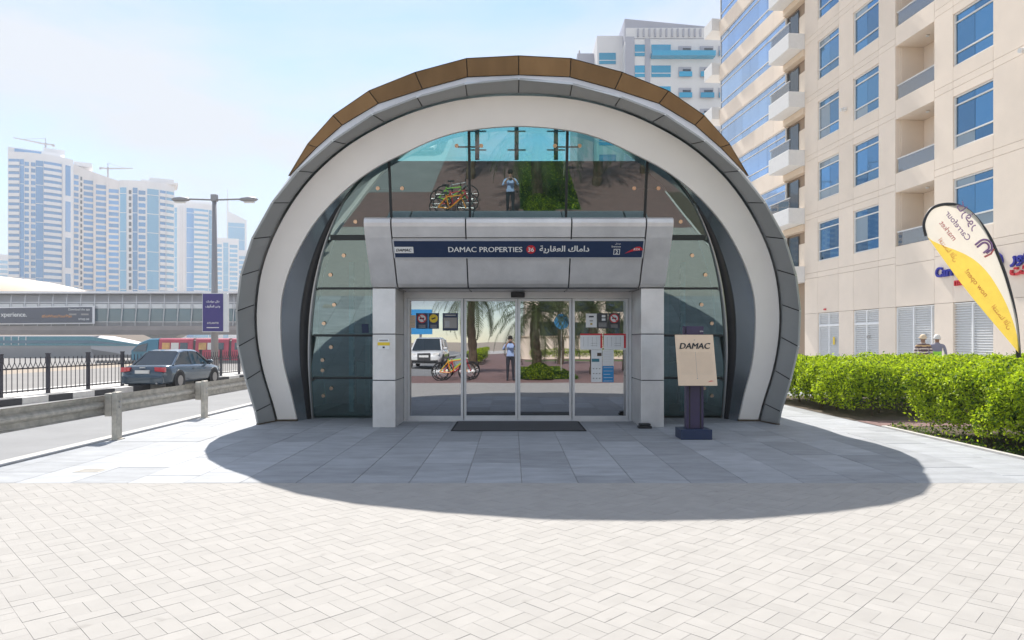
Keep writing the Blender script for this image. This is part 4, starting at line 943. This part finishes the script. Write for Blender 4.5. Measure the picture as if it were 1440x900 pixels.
# louvred shop fronts
slat = {}
def louvre(u0, u1, z0, z1, parts=1, door=False):
    t = MB().box((u0, -.18, z0), (u0 + .05, -.06, z1)).box((u1 - .05, -.18, z0), (u1, -.06, z1)).box((u0 + .05, -.18, z1 - .05), (u1 - .05, -.06, z1))
    for i in range(1, parts): x = u0 + (u1 - u0) * i / parts; t.box((x - .035, -.17, z0), (x + .035, -.055, z1 - .05))
    if door: t.box((u0 + .05, -.165, z1 - .72), (u1 - .05, -.06, z1 - .62)); t.box((u0 + .05, -.165, z0 + .55), (u1 - .05, -.06, z0 + .66))
    t.box((u0 + .02, -.215, z0), (u1 - .02, -.185, z1 - .01))
    o = t.build('louvre_frame', 'louvre', bl); k = round(u1 - u0, 2)
    if k not in slat: slat[k] = MB().add([(.05, -.165, 0), (k - .05, -.165, 0), (k - .05, -.08, -.075), (.05, -.08, -.075), (.05, -.165, .01), (k - .05, -.165, .01), (k - .05, -.07, -.072), (.05, -.07, -.072)], [(0, 1, 2, 3), (7, 6, 5, 4), (0, 4, 5, 1), (2, 6, 7, 3)]).mesh('slat', 'louvre')
    z = z1 - .06
    while z > z0 + .1: put('slat', slat[k], o, (u0, 0, z)); z -= .098
    return o
louvre(35.15, 37.15, 0, 3.03, 2, True); louvre(31.9, 33.9, 0, 3.03, 2, True)
louvre(25.15, 30.7, 0, 3.03, 5)
louvre(20.4, 22.4, 0, 3.03, 2, True)
for i, (u, z) in enumerate(((34.6, 1.75), (32.6, 1.7), (28.8, 1.72))): box('door_plate', (u, -.05, z), (u + .28, -.04, z + .07), 'text_grey', bl)
box('door_sticker', (35.6, -.05, 1.35), (35.75, -.04, 1.75), 'yellow', bl); box('wall_box', (36.3, .002, 3.18), (36.5, .05, 3.26), 'red', bl)
for u, z in ((23.7, 11.6), (34.5, 13.2), (34.5, 19.8), (23.7, 18.2)):
    f = box('wall_lamp', (u - .1, .002, z - .1), (u + .1, .18, z + .06), 'stone_white', bl, bevel=.02); MB().tube([(u, .18, z - .02), (u, .3, z - .05)], [.06, .09], 10).build('lamp_barrel', 'stone_white', f)
# corner balconies and ribbon windows further along
for k in range(NF):
    s = SILL + PITCH * k; b0, b1 = bandz(k); n0 = bandz(k + 1)[0]
    x = 40.8
    for i in range(7): panel(40.8 + i * 1.4, 40.8 + (i + 1) * 1.4, s + WH - .25, s + PITCH - .35)
    window(40.8, 50.6, s - .35, s + WH - .25, 'win_strip', ((0, .5), (.5, 1.75), (1.75, 1e9)), 8, 'ribbon_window')
    pb = box('balcony_parapet', (38.5, -.28, s - 1.0), (40.9, .95, s - .12), 'stone_white', bl, bevel=.02)
    MB().box((38.55, .86, s - .12), (40.85, .875, s + .42)).box((40.83, -.2, s - .12), (40.845, .86, s + .42)).build('glass_panel', 'glass_rail', pb); box('handrail', (38.5, .84, s + .42), (40.88, .90, s + .46), 'stone_white', pb)
    box('balcony_recess', (38.55, -.29, s - .1), (40.75, -.255, s + 1.25), 'stone', bl); d = box('balcony_door', (39.6, -.25, s - .1), (40.72, -.21, s + 1.75), 'win_dark', bl); box('beam', (38.5, -.28, s + 1.9), (40.8, .1, s + PITCH - 1.02), 'stone_trim', bl)
    pe = box('balcony_parapet', (50.65, -3.0, s - 1.0), (52.2, .55, s - .1), 'stone_white', bl, bevel=.02)
for i in range(7): panel(40.8 + i * 1.4, 40.8 + (i + 1) * 1.4, 3.05, SILL - .38); panel(40.8 + i * 1.4, 40.8 + (i + 1) * 1.4, 0, 3.05)
MB().box((14.9, -14.2, TOP), (50.8, .15, TOP + 1.0)).build('roof_parapet', 'stone_trim', bl)
# shop sign
ss = thing('shop_sign', (20.04, 0, 0), 'blue and red shop lettering on the beige wall above the louvres', 'sign', rz=AB)
BU, BVv = Vector((-1, 0, 0)), UZ
def uat(px): return 19776 / (px - 610) * 1.0066
text('lettering', ('Carrefour', .03, 0), 'sign_blue', ss, (26.95, .10, 4.32), BU, BVv, width=2.25, deep=.09); text('lettering', ('market', .012, 0), 'red', ss, (26.4, .10, 3.85), BU, BVv, width=1.25, deep=.09)
text('lettering', ('كارفور', .03, 0), 'sign_blue', ss, (23.6, .10, 4.45), BU, BVv, width=1.5, deep=.09); text('lettering', ('ماركت', .04, 0), 'red', ss, (23.7, .10, 3.98), BU, BVv, width=1.3, deep=.09)
mk = [(-.28, 0), (-.12, .3), (.1, .36), (.3, .2), (.36, 0), (.28, -.26), (.05, -.36), (-.12, -.3)]
MB().prism([(25.05 - a, .02, 4.42 + b) for a, b in mk], (0, .08, 0)).build('emblem', 'sign_blue', ss, recalc=True)

# ------------------------------------------------------------------ pale apartment block behind
ap = thing('apartment_block', (24, 105, -1.6), 'pale grey apartment block with turquoise windows behind the gold roof', 'building')
s_ = 105 / 960
def ax(px): return (px - 720) * s_
def az(py): return 1.5 + (480.5 - py) * s_
MB().box((ax(880), 105, -1.6), (ax(1030), 125, az(55))).build('wall', 'apt_white', ap); box('wall', (ax(843), 108, -1.6), (ax(880) + .1, 124, az(38)), 'apt_white', ap); box('rear_block', (ax(818), 112, -1.6), (ax(846), 126, az(48)), 'apt_grey', ap)
MB().prism([(ax(880), 106, az(55)), (ax(996), 106, az(57)), (ax(996), 106, az(33)), (ax(880), 106, az(22))], (0, 12, 0)).build('crown', 'apt_grey', ap, recalc=True)
box('crown_band', (ax(881), 105.5, az(52)), (ax(994), 106, az(37)), 'apt_white', ap); box('roof_house', (ax(852), 109, az(38)), (ax(880), 118, az(34)), 'apt_grey', ap)
box('side_strip', (ax(880) - .1, 104.85, -1), (ax(892), 104.99, az(52)), 'apt_grey', ap); box('side_strip', (ax(907), 104.85, -1), (ax(914), 104.99, az(55)), 'apt_grey', ap)
for i in range(12): box('crown_fin', (ax(897 + i * 8), 105.2, az(50)), (ax(899 + i * 8), 105.5, az(39)), 'apt_grey', ap)
MB().tube([(ax(822), 113, az(48)), (ax(822), 113, az(40))], .12, 6).build('mast', 'crane', ap)
for k in range(9):
    y = 63 + 29.4 * k
    for x0, x1, dy in ((846, 870, 3), (892.5, 906.5, 0), (916, 943, 0)): 
        w_ = box('window', (ax(x0), 104.9 + dy, az(y + 16)), (ax(x1), 105.0 + dy - .004, az(y)), 'apt_glass', ap); box('transom', (ax(x0), 104.86 + dy, az(y + 11.4)), (ax(x1), 104.9 + dy, az(y + 10.4)), 'apt_white', w_)
    for x0, x1 in ((954, 972), (984, 1003), (1010, 1024)):
        r_ = box('balcony_recess', (ax(x0), 104.9, az(y + 16)), (ax(x1), 104.996, az(y + 2)), 'apt_grey', ap); box('balcony_door', (ax(x0 + 6), 104.86, az(y + 13)), (ax(x1 - 1), 104.9, az(y + 5)), 'win_dark', r_); box('balcony_glass', (ax(x0), 104.4, az(y + 17)), (ax(x1), 104.5, az(y + 10)), 'apt_glass', r_)
box('long_balcony', (ax(915), 103.6, az(83)), (ax(1003), 105, az(76)), 'apt_glass', ap)

# ------------------------------------------------------------------ hedges
def leaves(n, sampler, size, m_count=2):
    P = sampler(n); d = rng.normal(size=(n, 3)); d[:, 2] = np.abs(d[:, 2]) * .8 + .1; d /= np.linalg.norm(d, axis=1)[:, None]
    a = rng.normal(size=(n, 3)); a -= (a * d).sum(1)[:, None] * d; a /= np.linalg.norm(a, axis=1)[:, None]; b = np.cross(d, a)
    s = size * rng.uniform(.6, 1.35, size=(n, 1))
    V = np.empty((n, 4, 3)); V[:, 0] = P - a * s; V[:, 1] = P + b * s * .48 + d * s * .12; V[:, 2] = P + a * s; V[:, 3] = P - b * s * .48 + d * s * .12
    return V.reshape(-1, 3)
def leaf_mesh(name, V, mats, mi=None):
    n = len(V) // 4; me = bpy.data.meshes.new(name); me.vertices.add(len(V)); me.vertices.foreach_set('co', V.astype(np.float32).ravel())
    me.loops.add(n * 4); me.loops.foreach_set('vertex_index', np.arange(n * 4, dtype=np.int32)); me.polygons.add(n); me.polygons.foreach_set('loop_start', np.arange(0, n * 4, 4, dtype=np.int32))
    for m in mats: me.materials.append(M[m])
    me.update(calc_edges=True)
    if mi is not None: me.polygons.foreach_set('material_index', mi.astype(np.int32))
    return me
def hedge(name, label, x0, x1, y0, y1, h, n, stems):
    t = thing(name, ((x0 + x1) / 2, (y0 + y1) / 2, 0), label, 'hedge'); o = org(t)
    lump = rng.uniform(0, 6.28, 12)
    def wob(p, q): return .07 * np.sin(p * 2.1 + lump[0]) + .05 * np.sin(q * 3.3 + lump[1]) + .05 * np.sin((p + q) * 5.1 + lump[2]) + .035 * np.sin(p * 9 - q * 7 + lump[3])
    def smp(n):
        P = np.empty((n, 3)); k = rng.random(n); A = [(y1 - y0) * h, (x1 - x0) * h, (x1 - x0) * (y1 - y0) * 1.1]; c = np.cumsum(A) / sum(A)
        dp = rng.exponential(.075, n) - .03
        u, v = rng.random(n), rng.random(n); v2 = v ** .75
        f1 = k < c[0]; f2 = (k >= c[0]) & (k < c[1]); f3 = k >= c[1]
        zz = .15 + (h - .15) * v2
        P[:, 2] = zz
        rd = .22 * np.clip((zz - (h - .28)) / .28, 0, 1) ** 2
        side = .10 * np.clip((.45 - zz) / .45, 0, 1) * 2
        P[f1, 0] = (x0 + dp + rd + side + wob(y0 + u * (y1 - y0), zz))[f1]; P[f1, 1] = (y0 + u * (y1 - y0))[f1]
        fb = rng.random(n) < .18
        P[f2, 1] = np.where(fb, y1 - dp, y0 + dp + rd + side + wob(x0 + u * (x1 - x0), zz))[f2]; P[f2, 0] = (x0 + u * (x1 - x0))[f2]
        P[f3, 0] = (x0 + u * (x1 - x0))[f3]; P[f3, 1] = (y0 + v * (y1 - y0))[f3]; P[f3, 2] = (h - dp + wob(P[:, 0], P[:, 1]) * .8 - .2 * np.clip((x0 + .3 - P[:, 0]) / .3, 0, 1) ** 2 - .2 * np.clip((y0 + .3 - P[:, 1]) / .3, 0, 1) ** 2)[f3]
        sp_ = rng.random(n) < .04; P[sp_ & f3, 2] += rng.random((sp_ & f3).sum()) * .10
        return P
    V = leaves(n, smp, .029) - np.array(o)
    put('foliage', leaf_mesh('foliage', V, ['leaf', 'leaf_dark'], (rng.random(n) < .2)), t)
    def inn(n):
        return np.c_[x0 + .16 + rng.random(n) * (x1 - x0 - .3), y0 + .16 + rng.random(n) * (y1 - y0 - .3), .22 + rng.random(n) ** .6 * (h - .38)]
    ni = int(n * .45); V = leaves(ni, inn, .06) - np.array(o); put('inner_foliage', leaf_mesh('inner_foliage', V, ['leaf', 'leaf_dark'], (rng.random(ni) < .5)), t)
    for i in range(stems):
        x = x0 + .25 + random.random() * min(.9, x1 - x0 - .5); y = y0 + .2 + (y1 - y0 - .4) * (i + .5) / stems
        mb = MB(); mb.tube([(x, y, -.01), (x + random.uniform(-.05, .05), y, .25), (x + random.uniform(-.1, .1), y + random.uniform(-.1, .1), .8)], [.028, .022, .012], 6)
        for k in range(4): a = random.uniform(0, 6.28); mb.tube([(x, y, .12 + .08 * k), (x + .3 * math.cos(a), y + .3 * math.sin(a), .4 + .12 * k)], [.012, .006], 4)
        mb.build('stem', 'bark', t)
sheet('planting_bed', 6.56, -4, 10.4, 12.0, .004, 'soil'); sheet('planting_bed', 6.50, 12.95, 13.5, 19, .004, 'soil')
sheet('garden_path', 6.52, 12.04, 17, 12.92, .006, 'red_paver')
tag(box('bed_edging', (6.48, -4, -.05), (6.56, 11.98, .03), 'kerb'), kind='structure')
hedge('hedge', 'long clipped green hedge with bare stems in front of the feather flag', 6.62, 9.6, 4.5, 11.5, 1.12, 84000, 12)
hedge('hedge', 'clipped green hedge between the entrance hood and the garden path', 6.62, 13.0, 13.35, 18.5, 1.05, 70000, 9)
def litter(n):
    return np.c_[6.6 + rng.random(n) ** 2 * .8, 6 + rng.random(n) * 6, .01 + rng.random(n) ** 2 * .10]
gc = leaf_mesh('ground_cover', leaves(1300, litter, .026), ['leaf_dark', 'leaf'], rng.random(1300) < .25); tag(put('ground_cover', gc), 'low leafy weeds along the foot of the clipped hedge', 'ground cover', kind='stuff')
wpst = thing('marker_post', (6.63, 8.72, 0), 'short white post standing at the edge of the hedge bed', 'post'); box('shaft', (6.6, 8.68, 0), (6.67, 8.76, .5), 'kerb_white', wpst, bevel=.008); box('cap', (6.595, 8.675, .5), (6.675, 8.765, .53), 'offwhite', wpst)

# ------------------------------------------------------------------ feather flag (seen from the back, its print shows mirrored)
FY = 14.0; fs = FY / 960
def F(px, py, dy=0.): return Vector(((px - 720) * fs, FY + dy, 1.5 + (480.5 - py) * fs))
ff = thing('feather_flag', (F(1433, 480).x, FY, 0), 'cream and yellow feather flag on a curved black pole behind the hedge', 'flag')
pole = [F(1436, 578), F(1433, 510), F(1428, 450), F(1417, 400), F(1404, 362), F(1388, 328), F(1368, 302), F(1350, 290), F(1332, 287), F(1314, 291), F(1304, 301), F(1299, 316), F(1302, 332)]
pc = crom(pole, 5); MB().tube(pc, [.046 - .02 * i / (len(pc) - 1) for i in range(len(pc))], 8).build('pole', 'black', ff, smooth=True)
box('ground_spike_base', (F(1436, 0).x - .2, FY - .2, 0.0), (F(1436, 0).x + .2, FY + .2, .04), 'black', ff)
ups = [p for p in pc if p.z > F(0, 497).z]; a0, a1 = F(1303, 333), F(1431, 497)
def ripple(p): return Vector((p.x, p.y + .05 * math.sin(p.x * 5 + p.z * 2), p.z))
rowc, rowy = [], []
for i, p in enumerate(reversed(ups)):
    tt = i / (len(ups) - 1); lo3 = a0.lerp(a1, tt); d = (p - lo3); wid = d.length
    m_ = lo3 + d * (.30 + .30 * tt)
    rowy.append([ripple(lo3.lerp(m_, k / 3)) for k in range(4)]); rowc.append([ripple(m_.lerp(p, k / 6)) for k in range(7)])
fc = MB().loft(rowc).build('cream_cloth', 'flag_cream', ff, smooth=True); fy_ = MB().loft(rowy).build('yellow_cloth', 'flag_yellow', ff, smooth=True)
ud = (F(1308, 338) - F(1428, 490)).normalized(); vd = Vector((-ud.z, 0, ud.x)); vd = vd if vd.x > 0 else -vd
def ft(key, px, py, wd, m): text('lettering', key, m, ff, F(px, py, -.075), ud, vd, width=wd, lift=0)
ft(('Carrefour', .008, 0), 1344, 318, .72, 'flag_violet'); ft(('كارفور', .008, 0), 1357, 305, .62, 'flag_violet'); ft(('market', .008, 0), 1330, 325, .46, 'flag_red')
ft(('افتتحنا الآن', .008, 0), 1330, 352, .56, 'flag_orange'); ft(('now open!', .008, 0), 1369, 399, .66, 'flag_orange'); ft(('افتتحنا الآن', .008, 0), 1405, 446, .58, 'flag_orange')
lc = F(1381, 348, -.075)
for r0, m, a_, b_ in ((.15, 'flag_violet', .0, 2.6), (.09, 'flag_violet', .0, 2.8)):
    pts = [lc + ud * (r0 * math.cos(q)) + vd * (r0 * math.sin(q)) for q in np.linspace(a_, b_, 12)]; MB().tube([pts[0] - vd * .12] + pts + [pts[-1] - vd * .12], .022, 6).build('emblem', m, ff)
MB().tube([lc - ud * .16 - vd * .12, lc - ud * .19 + vd * .02, lc - ud * .15 + vd * .12], .02, 6).build('emblem', 'flag_red', ff)

# ------------------------------------------------------------------ people
def person(name, label, loc, rz, J, zone, mats, hat=None, group=None):
    """J: joints as name: (xyz, radius); edges follow the skeleton; zone(z, x, y) picks a material index."""
    t = thing(name, loc, label, 'person', group, rz=rz if rz else 1e-6)
    E_ = [('pelvis', 'waist'), ('waist', 'chest'), ('chest', 'neck'), ('neck', 'chin'), ('chin', 'head'), ('head', 'crown')]
    for s in 'LR': E_ += [('chest', 'sho' + s), ('sho' + s, 'elb' + s), ('elb' + s, 'wri' + s), ('wri' + s, 'palm' + s), ('pelvis', 'hip' + s), ('hip' + s, 'kne' + s), ('kne' + s, 'ank' + s), ('ank' + s, 'toe' + s)]
    for s in 'LR':
        w_, p = Vector(J['wri' + s][0]), Vector(J['palm' + s][0]); d = (p - w_).normalized(); sd_ = d.cross(Vector((1, 0, 0))).normalized() if abs(d.x) < .8 else d.cross(Vector((0, 0, 1))).normalized()
        for i, (o_, ln) in enumerate(((-.035, .065), (-.012, .085), (.012, .082), (.034, .062))):
            J[f'f{i}{s}'] = (tuple(p + sd_ * o_ + d * ln * .5), .0095); J[f'g{i}{s}'] = (tuple(p + sd_ * o_ * 1.1 + d * ln + Vector((0, .02, -.01))), .008); E_ += [('palm' + s, f'f{i}{s}'), (f'f{i}{s}', f'g{i}{s}')]
        J['th' + s] = (tuple(w_.lerp(p, .55) - sd_ * .05), .011); J['tt' + s] = (tuple(w_.lerp(p, .9) - sd_ * .065), .009); E_ += [('wri' + s, 'th' + s), ('th' + s, 'tt' + s)]
    nm = list(J); me = bpy.data.meshes.new('b'); me.from_pydata([J[n][0] for n in nm], [(nm.index(a), nm.index(b)) for a, b in E_], [])
    o = bpy.data.objects.new('b', me); col.objects.link(o); md = o.modifiers.new('s', 'SKIN'); md.use_smooth_shade = True
    sv = me.skin_vertices[0].data
    for i, n in enumerate(nm):
        r_ = J[n][1]; sv[i].radius = (r_, r_) if not isinstance(r_, tuple) else r_
        sv[i].use_root = n == 'pelvis'
    sm = o.modifiers.new('u', 'SUBSURF'); sm.levels = 3; sm.render_levels = 3
    dg = bpy.context.evaluated_depsgraph_get(); dg.update(); m2 = bpy.data.meshes.new_from_object(o.evaluated_get(dg)); bpy.data.objects.remove(o)
    m2.name = 'body'; m2.materials.clear()
    for m in mats: m2.materials.append(M[m])
    for p in m2.polygons: p.material_index = zone(p.center); p.use_smooth = True
    put('body', m2, t)
    hc = Vector(J['head'][0]); cr = Vector(J['crown'][0])
    f = MB(); fwd = Vector((0, 1, 0))
    f.tube([hc + fwd * .085 + UZ * .0, hc + fwd * .118 - UZ * .03], [.008, .016], 6).build('nose', mats[0], t)
    for s in (-1, 1):
        disc('eye', hc + fwd * .083 + UX * s * .032 + UZ * .012, .011, fwd, .006, 'black', t, 8); MB().tube([hc + UX * s * .078 + UZ * .02, hc + UX * s * .09 - UZ * .03], .014, 6).build('ear', mats[0], t)
    plate('mouth', hc + fwd * .09 - UZ * .06, Vector((-1, 0, 0)), UZ, .045, .010, 'flag_red', t, .004)
    hb = MB().loft([[hc + Vector((r_ * math.cos(a), -.012 + r_ * 1.1 * math.sin(a) - (0.02 if z < .05 else 0), z)) for a in np.linspace(0, 6.283, 14, endpoint=False)] for z, r_ in ((-.01, .088), (.05, .096), (.10, .085), (.135, .05), (.145, .01))], closed=True)
    hb.build('hair' if hat is None else 'cap_crown', 'hair' if hat is None else hat, t, smooth=True)
    if hat: MB().loft([[hc + Vector((r_ * math.cos(a), .02 + r_ * 1.15 * math.sin(a), z)) for a in np.linspace(0, 6.283, 16, endpoint=False)] for z, r_ in ((.052, .09), (.04, .125), (.03, .125), (.045, .09))], closed=True).build('cap_brim', hat, t, smooth=True)
    return t
def stand(arms):
    J = {'pelvis': ((0, 0, .93), .135), 'waist': ((0, 0, 1.08), .125), 'chest': ((0, 0, 1.30), (.15, .125)), 'neck': ((0, 0, 1.45), .056), 'chin': ((0, .02, 1.52), .06), 'head': ((0, .02, 1.60), (.078, .09)), 'crown': ((0, .01, 1.68), .062)}
    for s, n in ((-1, 'L'), (1, 'R')):
        J['hip' + n] = ((s * .095, 0, .88), .095); J['kne' + n] = ((s * .10, .02, .48), .06); J['ank' + n] = ((s * .11, -.01, .07), .042); J['toe' + n] = ((s * .125, .15, .035), .036)
        J['sho' + n] = ((s * .185, 0, 1.385), .06)
        e, w_, p = arms
        J['elb' + n] = ((s * e[0], e[1], e[2]), .042); J['wri' + n] = ((s * w_[0], w_[1], w_[2]), .028); J['palm' + n] = ((s * p[0], p[1], p[2]), .03)
    return J
down = ((.25, -.03, 1.10), (.26, .05, .86), (.255, .08, .77))
def z_striped(c):
    if c.z > 1.47: return 0
    if abs(c.x) > .2 and c.z < .88: return 0
    if c.z < .92 and abs(c.x) < .22: return 4
    return 1 + [0, 1, 0, 2, 0, 1][int((c.z - .9) / .05) % 6]
person('person', 'person in striped shirt and straw cap walking behind the hedge, seen from behind', (13.25, 22, -.004), R(-12), stand(down), z_striped, ['skin', 'stripe_dark', 'stripe_light', 'stripe_tan', 'trouser'], 'straw')
def z_vest(c):
    if c.z > 1.475: return 0
    if abs(c.x) > .2 and c.z < .88: return 0
    if c.z < .92: return 3 if abs(c.x) < .22 else 0
    return 2 if c.z < 1.2 and abs(c.x) < .2 else 1
person('person', 'person in grey top and bright green vest with white cap behind the hedge', (13.95, 22.4, -.004), R(-35), stand(down), z_vest, ['skin', 'shirt_grey', 'vest', 'trouser'], 'offwhite')
def z_blue(c):
    if c.z > 1.475: return 0
    if c.y > .22 and c.z > 1.3: return 0
    return 2 if c.z < .93 else 1
hold = ((.30, .10, 1.18), (.13, .29, 1.44), (.075, .335, 1.485))
ph = person('person', 'photographer in light blue shirt raising a camera, reflected in the glass', (-.06, -.52, 0), 1e-6, stand(hold), z_blue, ['skin_light', 'shirt_blue', 'trouser'])
cmr = thing('photo_camera', (-.06, -.17, 1.44), 'black photo camera held up by the photographer reflected in the glass', 'camera')
box('camera_body', (-.125, -.20, 1.44), (.005, -.13, 1.53), 'black', cmr, bevel=.01); MB().tube([(-.06, -.13, 1.485), (-.06, -.06, 1.485)], .035, 16).build('camera_lens', 'dark_grey', cmr)

# ------------------------------------------------------------------ what the glass mirrors: the street behind the camera
def palm(label, x, y, h, nf=46, L_=2.7):
    t = thing('palm_tree', (x, y, 0), label, 'palm tree')
    n = 14; pts = [(x + .05 * math.sin(i * .5), y, h * i / n) for i in range(n + 1)]; MB().tube(pts, [(.24 if i % 2 else .20) * (1 - .25 * i / n) for i in range(n + 1)], 10).build('trunk', 'bark', t)
    V = []
    for k in range(nf):
        a = k * 2.399; up = 1.15 - 1.75 * k / nf; d = Vector((math.cos(a), math.sin(a), 0)); sd_ = Vector((-d.y, d.x, 0)); p = Vector((x, y, h)); el = up
        for i in range(26):
            s = i / 25; q = p + (d * math.cos(el) + UZ * math.sin(el)) * (L_ / 26); el -= .062
            ln = .42 * math.sin(math.pi * min(1, .12 + s * .85)) + .05
            for g in (-1, 1):
                e = (sd_ * g * .8 + (q - p).normalized() * .6 + UZ * -.25 + Vector((random.uniform(-.1, .1),) * 3)).normalized() * ln; b = (q - p).normalized() * .022
                V += [p - b, p + b, p + e + b * .2, p + e - b * .2]
            V += [p - sd_ * .012, p + sd_ * .012, q + sd_ * .01, q - sd_ * .01]; p = q
    V = np.array([tuple(v) for v in V]) - np.array(org(t)); put('crown', leaf_mesh('crown', V, ['palm_leaf']), t)
palm('date palm with a round shrub at its foot, reflected in the doors', .95, -1.6, 2.75)
palm('date palm by the parked bicycles, reflected in the doors', -1.9, -6.5, 3.9)
palm('date palm beside the beige garden wall, reflected in the doors', 6.2, -7.5, 3.4)
palm('leaning date palm between the road sign and the garden wall, reflected in the doors', 3.7, -5.2, 3.0)
palm('date palm at the far end of the red path, reflected in the doors', 3.2, -19, 4.2)
def shrub(label, x, y, r, n):
    t = thing('shrub', (x, y, 0), label, 'shrub')
    def sm_(n):
        d = rng.normal(size=(n, 3)); d /= np.linalg.norm(d, axis=1)[:, None]; d[:, 2] = np.abs(d[:, 2]); q = d * r * (1 - rng.exponential(.06, (n, 1))); q[:, 2] *= 1.0; return q + np.array([x, y, .05])
    V = leaves(n, sm_, .035) - np.array(org(t)); put('foliage', leaf_mesh('foliage', V, ['leaf_dark', 'leaf'], rng.random(n) < .35), t); MB().tube([(x, y, 0), (x, y, .5)], [.04, .02], 6).build('stem', 'bark', t)
tag(put('lawn_grass', leaf_mesh('lawn_grass', leaves(16000, lambda n: np.c_[.35 + rng.random(n) * 2.3, -12 + rng.random(n) * 10.6, .01 + rng.random(n) * .12], .05), ['leaf_dark', 'leaf'], rng.random(16000) < .2)), 'grass bed around the palms, mirrored in the upper glass', 'grass', kind='stuff')
sheet('grass_bed', .3, -12.2, 2.7, -1.35, .008, 'lawn')
shrub('round green shrub under the date palm, reflected in the doors', 1.05, -1.15, .62, 9000)
def bike(label, x, y, rz, m):
    t = thing('bicycle', (x, y, 0), label, 'bicycle', 'bicycles parked together', rz=rz)
    for wx in (-.52, .52):
        w_ = MB().tube([(wx + .33 * math.cos(a), 0, .335 + .33 * math.sin(a)) for a in np.linspace(0, 2 * math.pi, 25)], .022, 6, cap=False).build('wheel', 'rubber', t)
        sp2 = MB()
        for a in np.linspace(0, math.pi, 7)[:-1]: sp2.tube([(wx + .31 * math.cos(a), 0, .335 + .31 * math.sin(a)), (wx - .31 * math.cos(a), 0, .335 - .31 * math.sin(a))], .004, 3)
        sp2.build('spokes', 'rim', w_)
    f = MB()
    for a, b in (((-.52, 0, .335), (-.12, 0, .30)), ((-.52, 0, .335), (-.2, 0, .72)), ((-.12, 0, .30), (-.22, 0, .80)), ((-.12, 0, .30), (.36, 0, .70)), ((-.2, 0, .72), (.34, 0, .80)), ((.34, 0, .84), (.38, 0, .66)), ((.38, 0, .66), (.52, 0, .335))): f.tube([a, b], .022, 8)
    f.build('frame', m, t); box('saddle', (-.36, -.06, .84), (-.10, .06, .89), 'black', t, bevel=.02); MB().tube([(.33, -.3, .98), (.36, 0, .96), (.33, .3, .98)], .014, 6).build('handlebar', 'black', t); MB().tube([(.34, 0, .82), (.36, 0, .96)], .016, 6).build('stem', 'black', t)
    MB().tube([(-.12, -.12, .16), (-.12, -.04, .30), (-.12, .04, .30), (-.12, .12, .44)], .012, 6).build('crank', 'rim', t)
for lab, x, y, rz, m in (('orange bicycle parked on the red path, mirrored in the glass', -2.25, -.45, 6, 'bike_orange'), ('red bicycle beside the orange one, mirrored in the glass', -2.15, -1.05, -5, 'bike_red'), ('green bicycle between the red and grey ones, mirrored in the glass', -2.35, -1.7, 4, 'bike_green'), ('grey bicycle behind the green one, mirrored in the glass', -2.2, -2.4, -3, 'rim')):
    bike(lab, x, y, R(rz), m)
car('parked_suv', 'white parked off-road car, mirrored in the doors', (-4.75, -13.5, .008), R(90), 'suv_paint', True)
gw = thing('garden_wall', (8, -34, 0), 'long beige garden wall mirrored in the doors', 'wall'); box('wall_body', (0.5, -34.2, 0), (40, -33.8, 1.9), 'stone', gw); box('coping', (.4, -34.3, 1.9), (40.1, -33.7, 2.02), 'stone_trim', gw)
hedge('hedge', 'low dark hedge before the beige garden wall, mirrored in the doors', 1.5, 16, -32, -30.5, .9, 14000, 5)
sheet('lawn', 1, -30, 20, -26.5, .006, 'lawn'); hedge('hedge', 'clipped hedge along the red path, mirrored in the doors', -2.9, -1.8, -30, -17, .95, 14000, 5)
bb2 = thing('billboard', (-9.2, -36, 0), 'bright blue billboard behind the white car, mirrored in the doors', 'billboard'); box('panel', (-12, -36, 2.2), (-7.2, -35.85, 4.4), 'blue_poster', bb2); box('leg', (-11, -36, -.3), (-10.8, -35.9, 2.2), 'lamp_grey', bb2); box('leg', (-8.4, -36, -.3), (-8.2, -35.9, 2.2), 'lamp_grey', bb2)
rsn = thing('road_sign', (2.35, -6.5, 0), 'round traffic sign on a thin pole, mirrored in the doors', 'sign'); MB().tube([(2.35, -6.5, 0), (2.35, -6.5, 2.9)], .03, 8).build('pole', 'galv', rsn); disc('sign_face', (2.35, -6.45, 2.45), .36, (0, 1, 0), .02, 'blue_poster', rsn, 28)
mb_ = thing('office_building', (10, -75, 0), 'tall beige office block behind the palms, mirrored in the glass', 'building'); box('wall', (2, -90, -1), (48, -75, 13), 'stone', mb_)
for k in range(3):
    for i in range(9): box('window', (4 + i * 4.9, -75, 2.4 + k * 3.5), (7.2 + i * 4.9, -74.9, 4.4 + k * 3.5), 'win_dark', mb_)

# ------------------------------------------------------------------ haze in the air
hz = MB().box((-620, -120, -3.2), (420, 760, 155)).mesh('haze', 'white'); hz.materials.clear()
hm = bpy.data.materials.new('haze_air'); hm.use_nodes = True; t = hm.node_tree; t.nodes.clear()
o = t.nodes.new('ShaderNodeOutputMaterial'); pv = t.nodes.new('ShaderNodeVolumePrincipled'); pv.inputs['Color'].default_value = (.93, .96, 1, 1); pv.inputs['Density'].default_value = .0008; pv.inputs['Anisotropy'].default_value = 0.
t.links.new(pv.outputs[0], o.inputs['Volume']); hz.materials.append(hm); tag(put('haze', hz), 'pale haze in the warm air', 'haze', kind='stuff')
